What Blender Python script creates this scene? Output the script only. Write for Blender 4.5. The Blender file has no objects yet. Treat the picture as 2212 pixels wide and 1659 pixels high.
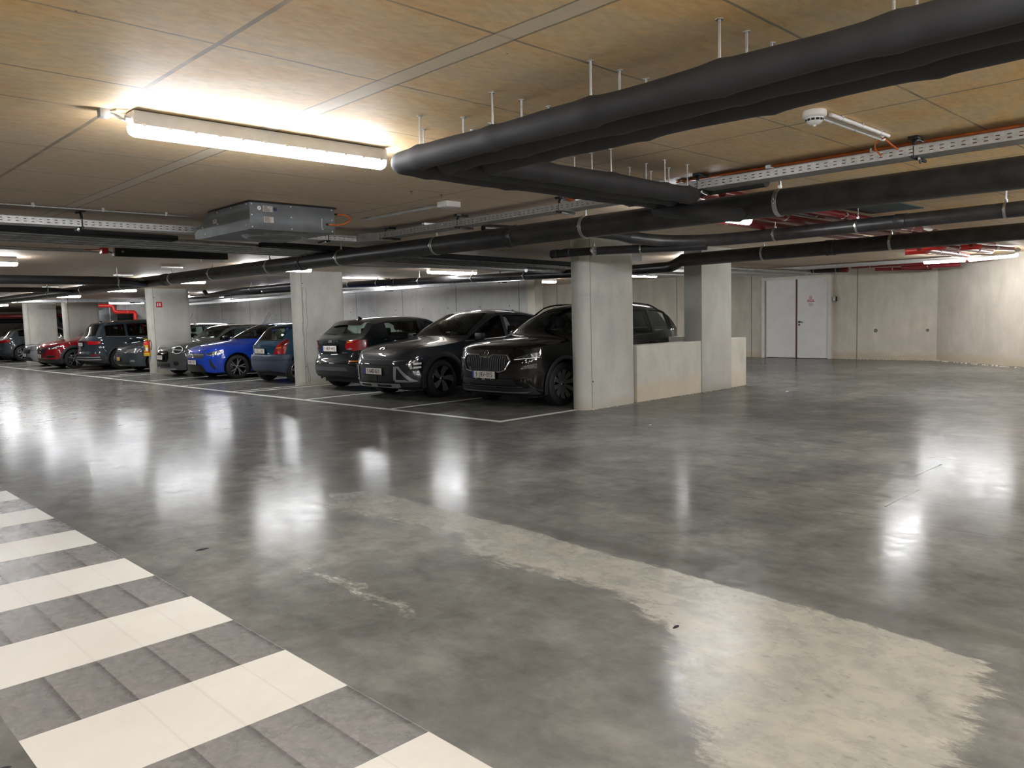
import bpy, bmesh, math, random
import numpy as np
from mathutils import Vector, Matrix, noise as mnoise
random.seed(7)
SC = bpy.context.scene
COL = SC.collection
PI = math.pi

# ---------------------------------------------------------------- camera
F_PX, YAW, PITCH, ROLL, EYE = 1704.18, math.radians(44.3244), math.radians(4.8864), math.radians(-1.5411), 1.42
def camera_axes():
    cy, sy, cp, sp = math.cos(YAW), math.sin(YAW), math.cos(PITCH), math.sin(PITCH)
    f = Vector((sy*cp, cy*cp, -sp)); r = Vector((cy, -sy, 0)); u = r.cross(f)
    c, s = math.cos(ROLL), math.sin(ROLL)
    return c*r + s*u, -s*r + c*u, f
R_, U_, F_ = camera_axes()
cam_data = bpy.data.cameras.new('camera')
cam = bpy.data.objects.new('camera', cam_data); COL.objects.link(cam)
cam_data.sensor_width = 36; cam_data.sensor_fit = 'HORIZONTAL'
cam_data.lens = F_PX/2212*36
cam_data.clip_start = .05; cam_data.clip_end = 200
m = Matrix((R_, U_, -F_)).transposed().to_4x4(); m.translation = (0, 0, EYE)
cam.matrix_world = m
SC.camera = cam

# ---------------------------------------------------------------- world and exposure
W = bpy.data.worlds.new('world'); SC.world = W; W.use_nodes = True
W.node_tree.nodes['Background'].inputs[0].default_value = (.8, .85, 1, 1)
W.node_tree.nodes['Background'].inputs[1].default_value = .01
SC.view_settings.view_transform = 'Standard'
SC.view_settings.look = 'None'
SC.view_settings.exposure = 1.62
SC.view_settings.gamma = 1
SC.view_settings.use_curve_mapping = False
LAMP = 33.0           # emission strength of every lit diffuser
SC.cycles.max_bounces = 6
SC.cycles.use_adaptive_sampling = True
SC.cycles.adaptive_threshold = .06
SC.cycles.diffuse_bounces = 5
SC.cycles.glossy_bounces = 4
SC.cycles.transmission_bounces = 4
SC.cycles.transparent_max_bounces = 12
SC.cycles.sample_clamp_indirect = 6
SC.cycles.caustics_reflective = True
SC.cycles.caustics_refractive = False
SC.cycles.use_denoising = True

# ---------------------------------------------------------------- materials
MATS = {}
def nt(name):
    m = bpy.data.materials.new(name); m.use_nodes = True
    t = m.node_tree; b = t.nodes['Principled BSDF']
    MATS[name] = m
    return m, t, b
def node(t, kind, **kw):
    n = t.nodes.new(kind)
    for k, v in kw.items():
        if k.startswith('i_'):
            n.inputs[int(k[2:])].default_value = v
        else: setattr(n, k, v)
    return n
def mat(name, col, rough=.5, metal=0., noise=0., scale=8., emit=None, coat=0., bump=0., col2=None, spec=.5):
    """procedural material: base colour broken up by a noise texture"""
    m, t, b = nt(name)
    b.inputs['Roughness'].default_value = rough
    b.inputs['Metallic'].default_value = metal
    b.inputs['Coat Weight'].default_value = coat
    b.inputs['Specular IOR Level'].default_value = spec
    c = (*col, 1)
    if noise > 0 or col2:
        tc = node(t, 'ShaderNodeTexCoord'); n = node(t, 'ShaderNodeTexNoise'); n.inputs['Scale'].default_value = scale
        n.inputs['Detail'].default_value = 5
        t.links.new(tc.outputs['Object'], n.inputs['Vector'])
        r = node(t, 'ShaderNodeValToRGB')
        lo = tuple(max(0, x*(1-noise)) for x in col) if not col2 else col
        hi = tuple(x*(1+noise) for x in col) if not col2 else col2
        r.color_ramp.elements[0].position = .35; r.color_ramp.elements[1].position = .65
        r.color_ramp.elements[0].color = (*lo, 1); r.color_ramp.elements[1].color = (*hi, 1)
        t.links.new(n.outputs['Fac'], r.inputs['Fac']); t.links.new(r.outputs['Color'], b.inputs['Base Color'])
        if bump:
            bp = node(t, 'ShaderNodeBump'); bp.inputs['Strength'].default_value = bump
            t.links.new(n.outputs['Fac'], bp.inputs['Height']); t.links.new(bp.outputs['Normal'], b.inputs['Normal'])
    else: b.inputs['Base Color'].default_value = c
    if emit is not None:
        b.inputs['Emission Color'].default_value = (*col, 1); b.inputs['Emission Strength'].default_value = emit
    return m
mat('steel', (.55, .55, .54), .35, 1., .1, 30)
mat('galvanised', (.50, .51, .52), .38, .9, .18, 14)
mat('tray_steel', (.50, .50, .49), .45, .55, .12, 25)
mat('black_pipe', (.018, .018, .020), .33, 0, .35, 9, col2=(.026, .025, .025))
mat('dusty_pipe', (.020, .020, .021), .38, 0, .4, 7, col2=(.042, .040, .039))
mat('insulation', (.030, .030, .033), .7, 0, .15, 5)
mat('black_plastic', (.012, .012, .013), .45, 0, .1)
mat('matte_black', (.010, .010, .011), .8, 0, .1)
mat('red_pipe', (.17, .010, .013), .3, 0, .12, 6, coat=.2)
mat('bright_red', (.55, .02, .015), .35, 0, .1, 6)
mat('orange_cable', (.55, .12, .02), .55, 0, .15, 20)
mat('white_plastic', (.72, .72, .70), .4, 0, .04, 12)
mat('grey_plastic', (.38, .38, .37), .45, 0, .06, 12)
mat('lamp_housing', (.55, .54, .52), .5, 0, .05, 12)
mat('fan_grey', (.17, .18, .19), .42, .5, .12, 6)
mat('paper', (.42, .38, .36), .7, 0, .15, 60)
mat('dark_blue', (.02, .03, .08), .5)
mat('teal_paint', (.01, .05, .055), .5, 0, .1)
mat('door_white', (.70, .70, .69), .45, 0, .03, 3)
mat('frame_white', (.64, .62, .57), .5, 0, .05, 5)
mat('brown_strip', (.10, .030, .020), .6, 0, .1)
mat('sign_red', (.50, .02, .03), .5)
mat('sign_grey', (.35, .35, .35), .6)
mat('mortar', (.52, .48, .42), .9, 0, .12, 12)
mat('yellow', (.62, .42, .01), .5, 0, .05)
mat('blue_label', (.04, .06, .30), .5)
mat('line_paint', (.72, .72, .66), .35, 0, .07, 5)
mat('diffuser', (.97, .98, 1.0), .5, emit=LAMP)
mat('cobweb', (.7, .7, .68), .8)
mat('rust', (.12, .07, .05), .8)
mat('crack_grey', (.20, .18, .15), .9)
mat('joint_grey', (.24, .22, .19), .9)
# ---------------------------------------------------------------- room surface materials
def vmath(t, op, a, b=None):
    n = node(t, 'ShaderNodeMath', operation=op)
    for i, x in enumerate((a, b)):
        if x is None: continue
        if isinstance(x, (int, float)): n.inputs[i].default_value = x
        else: t.links.new(x, n.inputs[i])
    return n.outputs[0]
def line_mask(t, coord, positions, w):
    """1 on thin lines where coord is within w of one of positions"""
    acc = None
    for p in positions:
        ww = w
        if isinstance(p, tuple): p, ww = p
        d = vmath(t, 'LESS_THAN', vmath(t, 'ABSOLUTE', vmath(t, 'SUBTRACT', coord, p)), ww)
        acc = d if acc is None else vmath(t, 'MAXIMUM', acc, d)
    return acc
def mixc(t, fac, a, b):
    n = node(t, 'ShaderNodeMix', data_type='RGBA')
    if isinstance(fac, float): n.inputs[0].default_value = fac
    else: t.links.new(fac, n.inputs[0])
    for i, x in ((6, a), (7, b)):
        if isinstance(x, tuple): n.inputs[i].default_value = (*x, 1)
        else: t.links.new(x, n.inputs[i])
    return n.outputs[2]
def noise_of(t, vec, scale, detail=5., rough=.55, dist=0., sx=1, sy=1, sz=1):
    mp = node(t, 'ShaderNodeMapping'); mp.inputs['Scale'].default_value = (sx, sy, sz)
    t.links.new(vec, mp.inputs['Vector'])
    n = node(t, 'ShaderNodeTexNoise'); n.inputs['Scale'].default_value = scale
    n.inputs['Detail'].default_value = detail; n.inputs['Roughness'].default_value = rough
    n.inputs['Distortion'].default_value = dist
    t.links.new(mp.outputs[0], n.inputs['Vector']); return n.outputs['Fac']
def ramp(t, fac, stops):
    r = node(t, 'ShaderNodeValToRGB'); e = r.color_ramp.elements
    while len(e) < len(stops): e.new(.5)
    for i, (p, c) in enumerate(stops):
        e[i].position = p; e[i].color = (*c, 1) if isinstance(c, tuple) else (c, c, c, 1)
    t.links.new(fac, r.inputs['Fac']); return r.outputs['Color']
def xyz(t):
    g = node(t, 'ShaderNodeNewGeometry'); s = node(t, 'ShaderNodeSeparateXYZ')
    t.links.new(g.outputs['Position'], s.inputs[0]); return g.outputs['Position'], s.outputs[0], s.outputs[1], s.outputs[2]

# ceiling: ochre-stained formwork concrete with board joints
m, t, b = nt('ceiling_concrete')
P, X, Y, Z = xyz(t)
n1 = noise_of(t, P, 1.6, 9, .68, .6, 1.0, 1.7, 1)
n2 = noise_of(t, P, .32, 3, .5)
n3 = noise_of(t, P, 14, 5, .6, .4, 1, 2.2, 1)
c1 = ramp(t, n1, [(.36, (.80, .62, .37)), (.50, (.92, .645, .29)), (.64, (.90, .52, .15))])
c2 = ramp(t, n3, [(.32, .88), (.62, 1.04)])
mm = node(t, 'ShaderNodeMix', data_type='RGBA', blend_type='MULTIPLY'); mm.inputs[0].default_value = 1
t.links.new(c1, mm.inputs[6]); t.links.new(c2, mm.inputs[7])
grey = ramp(t, n3, [(.3, (.52, .43, .335)), (.7, (.66, .54, .42))])
# the boards are stained most strongly on the right-hand side of the aisle
wx = vmath(t, 'ADD', vmath(t, 'MULTIPLY', vmath(t, 'SUBTRACT', 6.0, Y), .20), vmath(t, 'MULTIPLY', vmath(t, 'SUBTRACT', n2, .5), 1.4))
wx = vmath(t, 'MINIMUM', vmath(t, 'MAXIMUM', wx, .12), .92)
base = mixc(t, wx, grey, mm.outputs[2])
wob = vmath(t, 'MULTIPLY', vmath(t, 'SUBTRACT', noise_of(t, P, 5, 3), .5), .012)
Xw = vmath(t, 'ADD', X, wob); Yw = vmath(t, 'ADD', Y, wob)
ylines = [-3.25, -2.45, -1.65, -.8, .0, .78, 1.57, 2.36, 3.17, 3.97, 4.49, 5.59, 6.5, 7.4, 8.6, 9.8, 11, 12.2, 13.4, 14.6, 15.8, 17]
xlines = [-3.4, -1.0, (1.48, .012), 4.75, 7.1, 9.5, 11.9, 14.3]
lm = vmath(t, 'MAXIMUM', line_mask(t, Yw, ylines, .007), line_mask(t, Xw, xlines, .010))
lfade = ramp(t, noise_of(t, P, 2.2, 3), [(.3, .25), (.55, .85)])
lm = vmath(t, 'MULTIPLY', lm, lfade)
base = mixc(t, lm, base, (.26, .22, .17))
band = line_mask(t, Xw, [(2.315, .055)], .05)
base = mixc(t, vmath(t, 'MULTIPLY', band, .65), base, (.66, .60, .50))
edge = line_mask(t, Xw, [(2.26, .006), (2.372, .007)], .006)
base = mixc(t, vmath(t, 'MULTIPLY', edge, .6), base, (.11, .10, .085))
# pinholes
vo = node(t, 'ShaderNodeTexVoronoi'); vo.inputs['Scale'].default_value = 3.2; t.links.new(P, vo.inputs['Vector'])
pin = vmath(t, 'LESS_THAN', vo.outputs['Distance'], .016)
base = mixc(t, vmath(t, 'MULTIPLY', pin, .8), base, (.06, .05, .04))
t.links.new(base, b.inputs['Base Color']); b.inputs['Roughness'].default_value = .62
bp = node(t, 'ShaderNodeBump'); bp.inputs['Strength'].default_value = .25; bp.inputs['Distance'].default_value = .01
t.links.new(vmath(t, 'SUBTRACT', n1, vmath(t, 'MULTIPLY', lm, .7)), bp.inputs['Height']); t.links.new(bp.outputs['Normal'], b.inputs['Normal'])

# floor: power-floated dark concrete, worn patch and coated crossing strip carried as attributes
m, t, b = nt('floor_concrete')
P, X, Y, Z = xyz(t)
n1 = noise_of(t, P, 1.1, 10, .66, .25)
n2 = noise_of(t, P, 4.5, 10, .72, .25, 1.3, .9, 1)
n3 = noise_of(t, P, 26, 6, .7)
c = ramp(t, n1, [(.36, (.122, .121, .112)), (.5, (.156, .154, .143)), (.64, (.208, .204, .184))])
c2 = ramp(t, n2, [(.34, .80), (.5, 1.0), (.68, 1.20)])
mm = node(t, 'ShaderNodeMix', data_type='RGBA', blend_type='MULTIPLY'); mm.inputs[0].default_value = 1
t.links.new(c, mm.inputs[6]); t.links.new(c2, mm.inputs[7])
at = node(t, 'ShaderNodeAttribute', attribute_name='stain')
fr = node(t, 'ShaderNodeMapRange'); t.links.new(at.outputs['Fac'], fr.inputs[0])
fine = noise_of(t, P, 17, 8, .74, .3, 1.7, .7, 1)
fac = vmath(t, 'ADD', at.outputs['Fac'], vmath(t, 'MULTIPLY', vmath(t, 'SUBTRACT', noise_of(t, P, 5, 10, .76, .4, 1.8, .7, 1), .5), 1.5))
smask = vmath(t, 'MULTIPLY', ramp(t, fac, [(.46, 0.), (.62, 1.)]), ramp(t, fine, [(.33, .35), (.43, 1.)]))
stain_col = ramp(t, n2, [(.30, (.25, .24, .205)), (.47, (.36, .35, .30)), (.68, (.45, .425, .345))])
near = ramp(t, vmath(t, 'MULTIPLY', vmath(t, 'SUBTRACT', 5.6, Y), .2), [(.1, .28), (.7, .80)])
base = mixc(t, vmath(t, 'MULTIPLY', smask, near), mm.outputs[2], stain_col)
track = vmath(t, 'MULTIPLY', ramp(t, vmath(t, 'ABSOLUTE', vmath(t, 'SUBTRACT', X, 3.74)), [(.02, 1.), (.10, 0.)]), vmath(t, 'MULTIPLY', vmath(t, 'LESS_THAN', Y, 4.6), n1))
base = mixc(t, vmath(t, 'MULTIPLY', track, .75), base, (.085, .078, .066))
# coated strip under the crossing
wob = vmath(t, 'MULTIPLY', vmath(t, 'SUBTRACT', noise_of(t, P, 9, 3), .5), .006)
Xw = vmath(t, 'ADD', X, wob)
coat = vmath(t, 'MULTIPLY', vmath(t, 'GREATER_THAN', Xw, .585), vmath(t, 'LESS_THAN', Xw, 1.60))
strip = ramp(t, vmath(t, 'FRACT', vmath(t, 'MULTIPLY', vmath(t, 'SUBTRACT', X, .585), 4.95)), [(0., (.215, .205, .195)), (.85, (.185, .178, .170)), (.97, (.105, .10, .096)), (1., (.12, .115, .11))])
sn = ramp(t, n3, [(.3, .8), (.7, 1.25)])
m2 = node(t, 'ShaderNodeMix', data_type='RGBA', blend_type='MULTIPLY'); m2.inputs[0].default_value = 1
t.links.new(strip, m2.inputs[6]); t.links.new(sn, m2.inputs[7])
base = mixc(t, coat, base, m2.outputs[2])
# saw cuts and hairline joints
cut = vmath(t, 'MAXIMUM', line_mask(t, X, [(5.40, .004), (6.05, .004), (6.9, .004)], .003), line_mask(t, Y, [], .003) if False else line_mask(t, X, [(7.9, .004)], .003))
cut = vmath(t, 'MULTIPLY', cut, vmath(t, 'LESS_THAN', Y, 4.6))
s1 = vmath(t, 'MULTIPLY', line_mask(t, Y, [(2.31, .008)], .006), vmath(t, 'MULTIPLY', vmath(t, 'GREATER_THAN', X, 6.89), vmath(t, 'LESS_THAN', X, 7.6)))
s2 = vmath(t, 'MULTIPLY', line_mask(t, Y, [(2.11, .008)], .006), vmath(t, 'MULTIPLY', vmath(t, 'GREATER_THAN', X, 5.74), vmath(t, 'LESS_THAN', X, 6.44)))
cut = vmath(t, 'MAXIMUM', vmath(t, 'MULTIPLY', cut, .55), vmath(t, 'MAXIMUM', s1, s2))
base = mixc(t, cut, base, (.02, .02, .018))
t.links.new(base, b.inputs['Base Color'])
n4 = noise_of(t, P, 11, 6, .65, .6, 1, .8, 1)
r0 = ramp(t, n4, [(.35, .115), (.65, .20)])
r1 = vmath(t, 'ADD', r0, vmath(t, 'MULTIPLY', ramp(t, n2, [(.35, 0.), (.7, 1.)]), .05))
r1 = vmath(t, 'ADD', r1, vmath(t, 'MULTIPLY', vmath(t, 'MULTIPLY', smask, .10), vmath(t, 'SUBTRACT', 1., coat)))
r1 = vmath(t, 'ADD', r1, vmath(t, 'MULTIPLY', coat, .10))
bp = node(t, 'ShaderNodeBump'); bp.inputs['Strength'].default_value = .10; bp.inputs['Distance'].default_value = .004
t.links.new(vmath(t, 'ADD', vmath(t, 'MULTIPLY', vmath(t, 'ADD', n2, vmath(t, 'MULTIPLY', n4, .14)), vmath(t, 'SUBTRACT', 1., coat)), vmath(t, 'MULTIPLY', vmath(t, 'MULTIPLY', coat, n3), .4)), bp.inputs['Height'])
t.nodes.remove(b)
df = node(t, 'ShaderNodeBsdfDiffuse'); gl = node(t, 'ShaderNodeBsdfGlossy'); fr = node(t, 'ShaderNodeFresnel'); mx = node(t, 'ShaderNodeMixShader')
fr.inputs[0].default_value = 1.42
t.links.new(base, df.inputs['Color']); t.links.new(r1, gl.inputs['Roughness'])
for q in (df, gl, fr): t.links.new(bp.outputs['Normal'], q.inputs['Normal'])
t.links.new(vmath(t, 'MULTIPLY', fr.outputs[0], vmath(t, 'ADD', .42, vmath(t, 'MULTIPLY', n4, .30))), mx.inputs[0])
t.links.new(df.outputs[0], mx.inputs[1]); t.links.new(gl.outputs[0], mx.inputs[2]); t.links.new(mx.outputs[0], t.nodes['Material Output'].inputs[0])

def concrete(name, c0, c1, joints=(), axis='Y', warm=(.40, .35, .26), warm_h=.22, tie=None):
    """wall concrete; joints = panel joint positions along axis; tie = heights of tie holes"""
    m, t, b = nt(name)
    P, X, Y, Z = xyz(t)
    n1 = noise_of(t, P, .8, 7, .6, .7)
    n2 = noise_of(t, P, 3.2, 8, .65, .5, 1, 1, .35)
    n3 = noise_of(t, P, 22, 4, .6)
    c = ramp(t, n1, [(.32, c0), (.66, c1)])
    c2 = ramp(t, n2, [(.30, .86), (.68, 1.07)])
    mm = node(t, 'ShaderNodeMix', data_type='RGBA', blend_type='MULTIPLY'); mm.inputs[0].default_value = 1
    t.links.new(c, mm.inputs[6]); t.links.new(c2, mm.inputs[7])
    base = mm.outputs[2]
    foot = vmath(t, 'LESS_THAN', Z, 5)
    # damp, sandy band along the foot of the wall (a stain of its own)
    f = vmath(t, 'SUBTRACT', vmath(t, 'ADD', warm_h, vmath(t, 'MULTIPLY', vmath(t, 'SUBTRACT', n2, .5), .5)), Z)
    fm = ramp(t, vmath(t, 'ADD', vmath(t, 'MULTIPLY', f, 4.), .5), [(.35, 0.), (.75, 1.)])
    base = mixc(t, vmath(t, 'MULTIPLY', fm, .55), base, warm)
    pores = node(t, 'ShaderNodeTexVoronoi'); pores.inputs['Scale'].default_value = 6; t.links.new(P, pores.inputs['Vector'])
    pm = vmath(t, 'LESS_THAN', pores.outputs['Distance'], .035)
    pm = vmath(t, 'MULTIPLY', pm, vmath(t, 'GREATER_THAN', n1, .50))
    base = mixc(t, vmath(t, 'MULTIPLY', pm, .6), base, (.10, .09, .075))
    A = Y if axis == 'Y' else X
    wob = vmath(t, 'MULTIPLY', vmath(t, 'SUBTRACT', noise_of(t, P, 4, 3), .5), .012)
    if joints:
        jm = line_mask(t, vmath(t, 'ADD', A, wob), list(joints), .013)
        base = mixc(t, vmath(t, 'MULTIPLY', jm, .75), base, (.10, .095, .08))
    if tie:
        for (p, z, r) in tie:
            d2 = vmath(t, 'ADD', vmath(t, 'POWER', vmath(t, 'ABSOLUTE', vmath(t, 'SUBTRACT', A, p)), 2.), vmath(t, 'POWER', vmath(t, 'ABSOLUTE', vmath(t, 'SUBTRACT', Z, z)), 2.))
            base = mixc(t, vmath(t, 'MULTIPLY', vmath(t, 'LESS_THAN', d2, r*r), .8), base, (.07, .06, .05))
    t.links.new(base, b.inputs['Base Color']); b.inputs['Roughness'].default_value = .78
    bp = node(t, 'ShaderNodeBump'); bp.inputs['Strength'].default_value = .25; bp.inputs['Distance'].default_value = .01
    t.links.new(vmath(t, 'ADD', n2, vmath(t, 'MULTIPLY', n3, .3)), bp.inputs['Height']); t.links.new(bp.outputs['Normal'], b.inputs['Normal'])
    return m
concrete('col_concrete', (.40, .40, .36), (.51, .505, .455), warm_h=.10)
concrete('parapet_concrete', (.48, .46, .40), (.60, .575, .49), warm=(.56, .47, .32), warm_h=.28)
concrete('wall_back_concrete', (.42, .42, .41), (.53, .53, .515), joints=[13.9+2.4*i for i in range(22)], axis='Y', warm=(.3, .28, .24), warm_h=.05,
         tie=[(k*2.4+o, 1.69, .02) for k in range(6, 15) for o in (.05+.9, .05-.2)])
concrete('wall_far_concrete', (.50, .47, .40), (.62, .58, .495), joints=[12.0, 14.65, 17.3, 19.9, 22.5, 8.85], axis='Y', warm=(.46, .37, .24), warm_h=.16,
         tie=[(8.35, .78, .05), (7.05, .78, .04), (6.6, 1.95, .03), (6.35, 1.95, .03), (6.1, 1.98, .03)])
concrete('wall_slant_concrete', (.49, .455, .39), (.61, .565, .485), warm=(.48, .38, .24), warm_h=.2)

m, t, b = nt('zebra_paint')
P, X, Y, Z = xyz(t)
n = noise_of(t, P, 1.6, 8, .7, .3); nf = noise_of(t, P, 30, 5, .7)
c = ramp(t, n, [(.35, (.61, .585, .52)), (.65, (.68, .66, .595))])
c = mixc(t, vmath(t, 'MULTIPLY', vmath(t, 'LESS_THAN', X, 1.18), .35), c, (.60, .565, .52))
jm = line_mask(t, X, [(.98, .005), (1.18, .007), (1.39, .004)], .005)
c = mixc(t, vmath(t, 'MULTIPLY', jm, .2), c, (.40, .38, .35))
c = mixc(t, vmath(t, 'MULTIPLY', ramp(t, nf, [(.66, 0.), (.72, 1.)]), .15), c, (.3, .28, .26))
t.links.new(c, b.inputs['Base Color']); b.inputs['Roughness'].default_value = .40; b.inputs['Specular IOR Level'].default_value = .4
# ---------------------------------------------------------------- mesh tools
class MB:
    def __init__(s): s.v = []; s.f = []; s.m = []; s.mi = 0
    def add(s, vs, fs, mi=None):
        o = len(s.v); s.v += [tuple(map(float, p)) for p in vs]
        for f in fs: s.f.append(tuple(i+o for i in f)); s.m.append(s.mi if mi is None else mi)
        return s
    def box(s, x0, x1, y0, y1, z0, z1, bev=0):
        if bev <= 0:
            vs = [(x, y, z) for x in (x0, x1) for y in (y0, y1) for z in (z0, z1)]
            fs = [(0, 1, 3, 2), (4, 6, 7, 5), (0, 4, 5, 1), (2, 3, 7, 6), (0, 2, 6, 4), (1, 5, 7, 3)]
            return s.add(vs, fs)
        bm = bmesh.new(); bmesh.ops.create_cube(bm, size=1)
        for v in bm.verts: v.co = Vector(((x0+x1)/2+v.co.x*(x1-x0), (y0+y1)/2+v.co.y*(y1-y0), (z0+z1)/2+v.co.z*(z1-z0)))
        bmesh.ops.bevel(bm, geom=bm.edges[:], offset=bev, segments=2, affect='EDGES', profile=.5)
        return s.bm(bm)
    def bm(s, bm):
        bm.verts.ensure_lookup_table(); bm.verts.index_update()
        s.add([v.co[:] for v in bm.verts], [[v.index for v in f.verts] for f in bm.faces]); bm.free(); return s
    def prism(s, poly, axis, a, b):
        """poly in the other two coordinates (in xyz order), extruded from a to b"""
        n = len(poly)
        def P(p, d):
            return {'X': (d, p[0], p[1]), 'Y': (p[0], d, p[1]), 'Z': (p[0], p[1], d)}[axis]
        vs = [P(p, a) for p in poly] + [P(p, b) for p in poly]
        fs = [tuple(range(n)), tuple(range(2*n-1, n-1, -1))] + [(i, (i+1) % n, n+(i+1) % n, n+i) for i in range(n)]
        return s.add(vs, fs)
    def tube(s, pts, r, seg=16, caps=True, closed=False):
        pts = [Vector(p) for p in pts]; n = len(pts)
        rs = r if isinstance(r, (list, tuple)) else [r]*n
        rings = []; ref = None
        for i, p in enumerate(pts):
            a = pts[i-1] if (i > 0 or closed) else p; c = pts[(i+1) % n] if (i < n-1 or closed) else p
            t = ((p-a).normalized() if (p-a).length > 1e-9 else Vector()) + ((c-p).normalized() if (c-p).length > 1e-9 else Vector())
            t.normalize()
            if ref is None: ref = t.cross(Vector((0, 0, 1))) if abs(t.z) < .95 else t.cross(Vector((1, 0, 0)))
            ref = (ref - t*ref.dot(t)).normalized(); w = t.cross(ref)
            k = 1.
            rings.append([p + (ref*math.cos(2*PI*j/seg) + w*math.sin(2*PI*j/seg))*rs[i]*k for j in range(seg)])
        vs = [q[:] for R in rings for q in R]; fs = []
        for i in range(n if closed else n-1):
            i2 = (i+1) % n
            for j in range(seg):
                j2 = (j+1) % seg
                fs.append((i*seg+j, i*seg+j2, i2*seg+j2, i2*seg+j))
        if caps and not closed:
            fs.append(tuple(range(seg-1, -1, -1))); fs.append(tuple((n-1)*seg+j for j in range(seg)))
        return s.add(vs, fs)
    def cyl(s, p0, p1, r, seg=16): return s.tube([p0, p1], r, seg)
    def lathe(s, prof, c, axis='Z', seg=32, a0=0, a1=2*PI):
        """prof = [(radius, height)]"""
        vs = []; full = abs(a1-a0-2*PI) < 1e-6; k = seg if full else seg+1
        for i in range(k):
            a = a0+(a1-a0)*i/seg; ca, sa = math.cos(a), math.sin(a)
            for r, h in prof:
                p = {'Z': (r*ca, r*sa, h), 'Y': (r*ca, h, r*sa), 'X': (h, r*ca, r*sa)}[axis]
                vs.append((p[0]+c[0], p[1]+c[1], p[2]+c[2]))
        n = len(prof); fs = []
        for i in range(seg):
            i2 = (i+1) % k
            for j in range(n-1): fs.append((i*n+j, i2*n+j, i2*n+j+1, i*n+j+1))
        return s.add(vs, fs)
    def build(s, name, mats, parent=None, smooth=True, local=False, loc=None):
        me = bpy.data.meshes.new(name)
        off = Vector((0, 0, 0))
        if parent is not None and not local: off = world_loc(parent)
        elif loc is not None: off = Vector(loc)
        elif parent is None and not local and s.v:
            a = np.array(s.v); off = Vector(((a[:, 0].min()+a[:, 0].max())/2, (a[:, 1].min()+a[:, 1].max())/2, a[:, 2].min()))
        me.from_pydata([(x-off.x, y-off.y, z-off.z) for x, y, z in s.v], [], s.f)
        if isinstance(mats, str): mats = [mats]
        for k in mats: me.materials.append(MATS[k])
        me.polygons.foreach_set('material_index', s.m)
        me.polygons.foreach_set('use_smooth', [True]*len(me.polygons))
        me.update()
        bm = bmesh.new(); bm.from_mesh(me); bmesh.ops.recalc_face_normals(bm, faces=bm.faces[:])
        for e in bm.edges:
            if len(e.link_faces) == 2 and e.calc_face_angle(0) > math.radians(34): e.smooth = False
        if not smooth:
            for f in bm.faces: f.smooth = False
        bm.to_mesh(me); bm.free()
        o = bpy.data.objects.new(name, me); COL.objects.link(o)
        if parent is not None: o.parent = parent
        if not local and parent is None: o.location = off
        return o
def world_loc(o):
    v = Vector(o.location); p = o.parent
    while p: v += Vector(p.location); p = p.parent
    return v
def tag(o, label=None, cat=None, group=None, kind=None):
    if label: o['label'] = label
    if cat: o['category'] = cat
    if group: o['group'] = group
    if kind: o['kind'] = kind
    return o
def empty(name, loc, label, cat, group=None, rz=0):
    o = bpy.data.objects.new(name, None); COL.objects.link(o); o.location = loc; o.rotation_euler = (0, 0, rz)
    o.empty_display_size = .1
    return tag(o, label, cat, group)
def fillet(pts, rad, n=6):
    """round the corners of a polyline"""
    P = [Vector(p) for p in pts]; out = [P[0]]
    for i in range(1, len(P)-1):
        a = (P[i-1]-P[i]); c = (P[i+1]-P[i]); d = min(rad, a.length*.49, c.length*.49)
        p0 = P[i]+a.normalized()*d; p1 = P[i]+c.normalized()*d
        for k in range(n+1):
            u = k/n; out.append(p0*(1-u)**2 + P[i]*2*u*(1-u) + p1*u*u)
    out.append(P[-1]); return out
def text_mesh(body, size, name, matname, parent, mtx, depth=.0006, squeeze=1.):
    cu = bpy.data.curves.new('txt', 'FONT'); cu.body = body; cu.size = size; cu.align_x = 'CENTER'; cu.align_y = 'CENTER'; cu.extrude = depth
    cu.offset = size*.004
    ob = bpy.data.objects.new('txt', cu); COL.objects.link(ob)
    dg = bpy.context.evaluated_depsgraph_get(); dg.update()
    me = bpy.data.meshes.new_from_object(ob.evaluated_get(dg)); bpy.data.objects.remove(ob)
    me.transform(mtx @ Matrix.Diagonal((squeeze, 1, 1, 1)))
    me.materials.clear(); me.materials.append(MATS[matname])
    o = bpy.data.objects.new(name, me); COL.objects.link(o); o.parent = parent
    return o
CEIL = 2.55
# ---------------------------------------------------------------- room shell
def stain_poly():
    return [(3.4, 5.7), (3.68, 5.5), (3.68, 4.86), (3.67, 3.81), (3.60, 2.94), (3.58, 2.3), (3.54, 1.63), (3.49, 1.1), (3.44, .86), (3.18, .78),
            (2.93, .76), (2.6, .72), (2.3, .6), (2.0, .7), (2.06, 1.25), (2.27, 1.46), (2.48, 1.64), (2.90, 2.01), (3.11, 2.56), (3.05, 3.04), (3.07, 3.61), (3.34, 3.92), (3.2, 4.48), (3.12, 5.25)]
def sdist(x, y, poly):
    """signed distance to polygon, positive inside (numpy arrays)"""
    d = np.full(x.shape, 1e9); ins = np.zeros(x.shape, bool); n = len(poly)
    for i in range(n):
        ax, ay = poly[i]; bx, by = poly[(i+1) % n]
        ex, ey = bx-ax, by-ay; wx, wy = x-ax, y-ay
        tt = np.clip((wx*ex+wy*ey)/(ex*ex+ey*ey), 0, 1)
        d = np.minimum(d, np.hypot(wx-ex*tt, wy-ey*tt))
        cr = ((ay > y) != (by > y)) & (x < (bx-ax)*(y-ay)/((by-ay) if by != ay else 1e-9)+ax)
        ins ^= cr
    return np.where(ins, d, -d)
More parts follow.
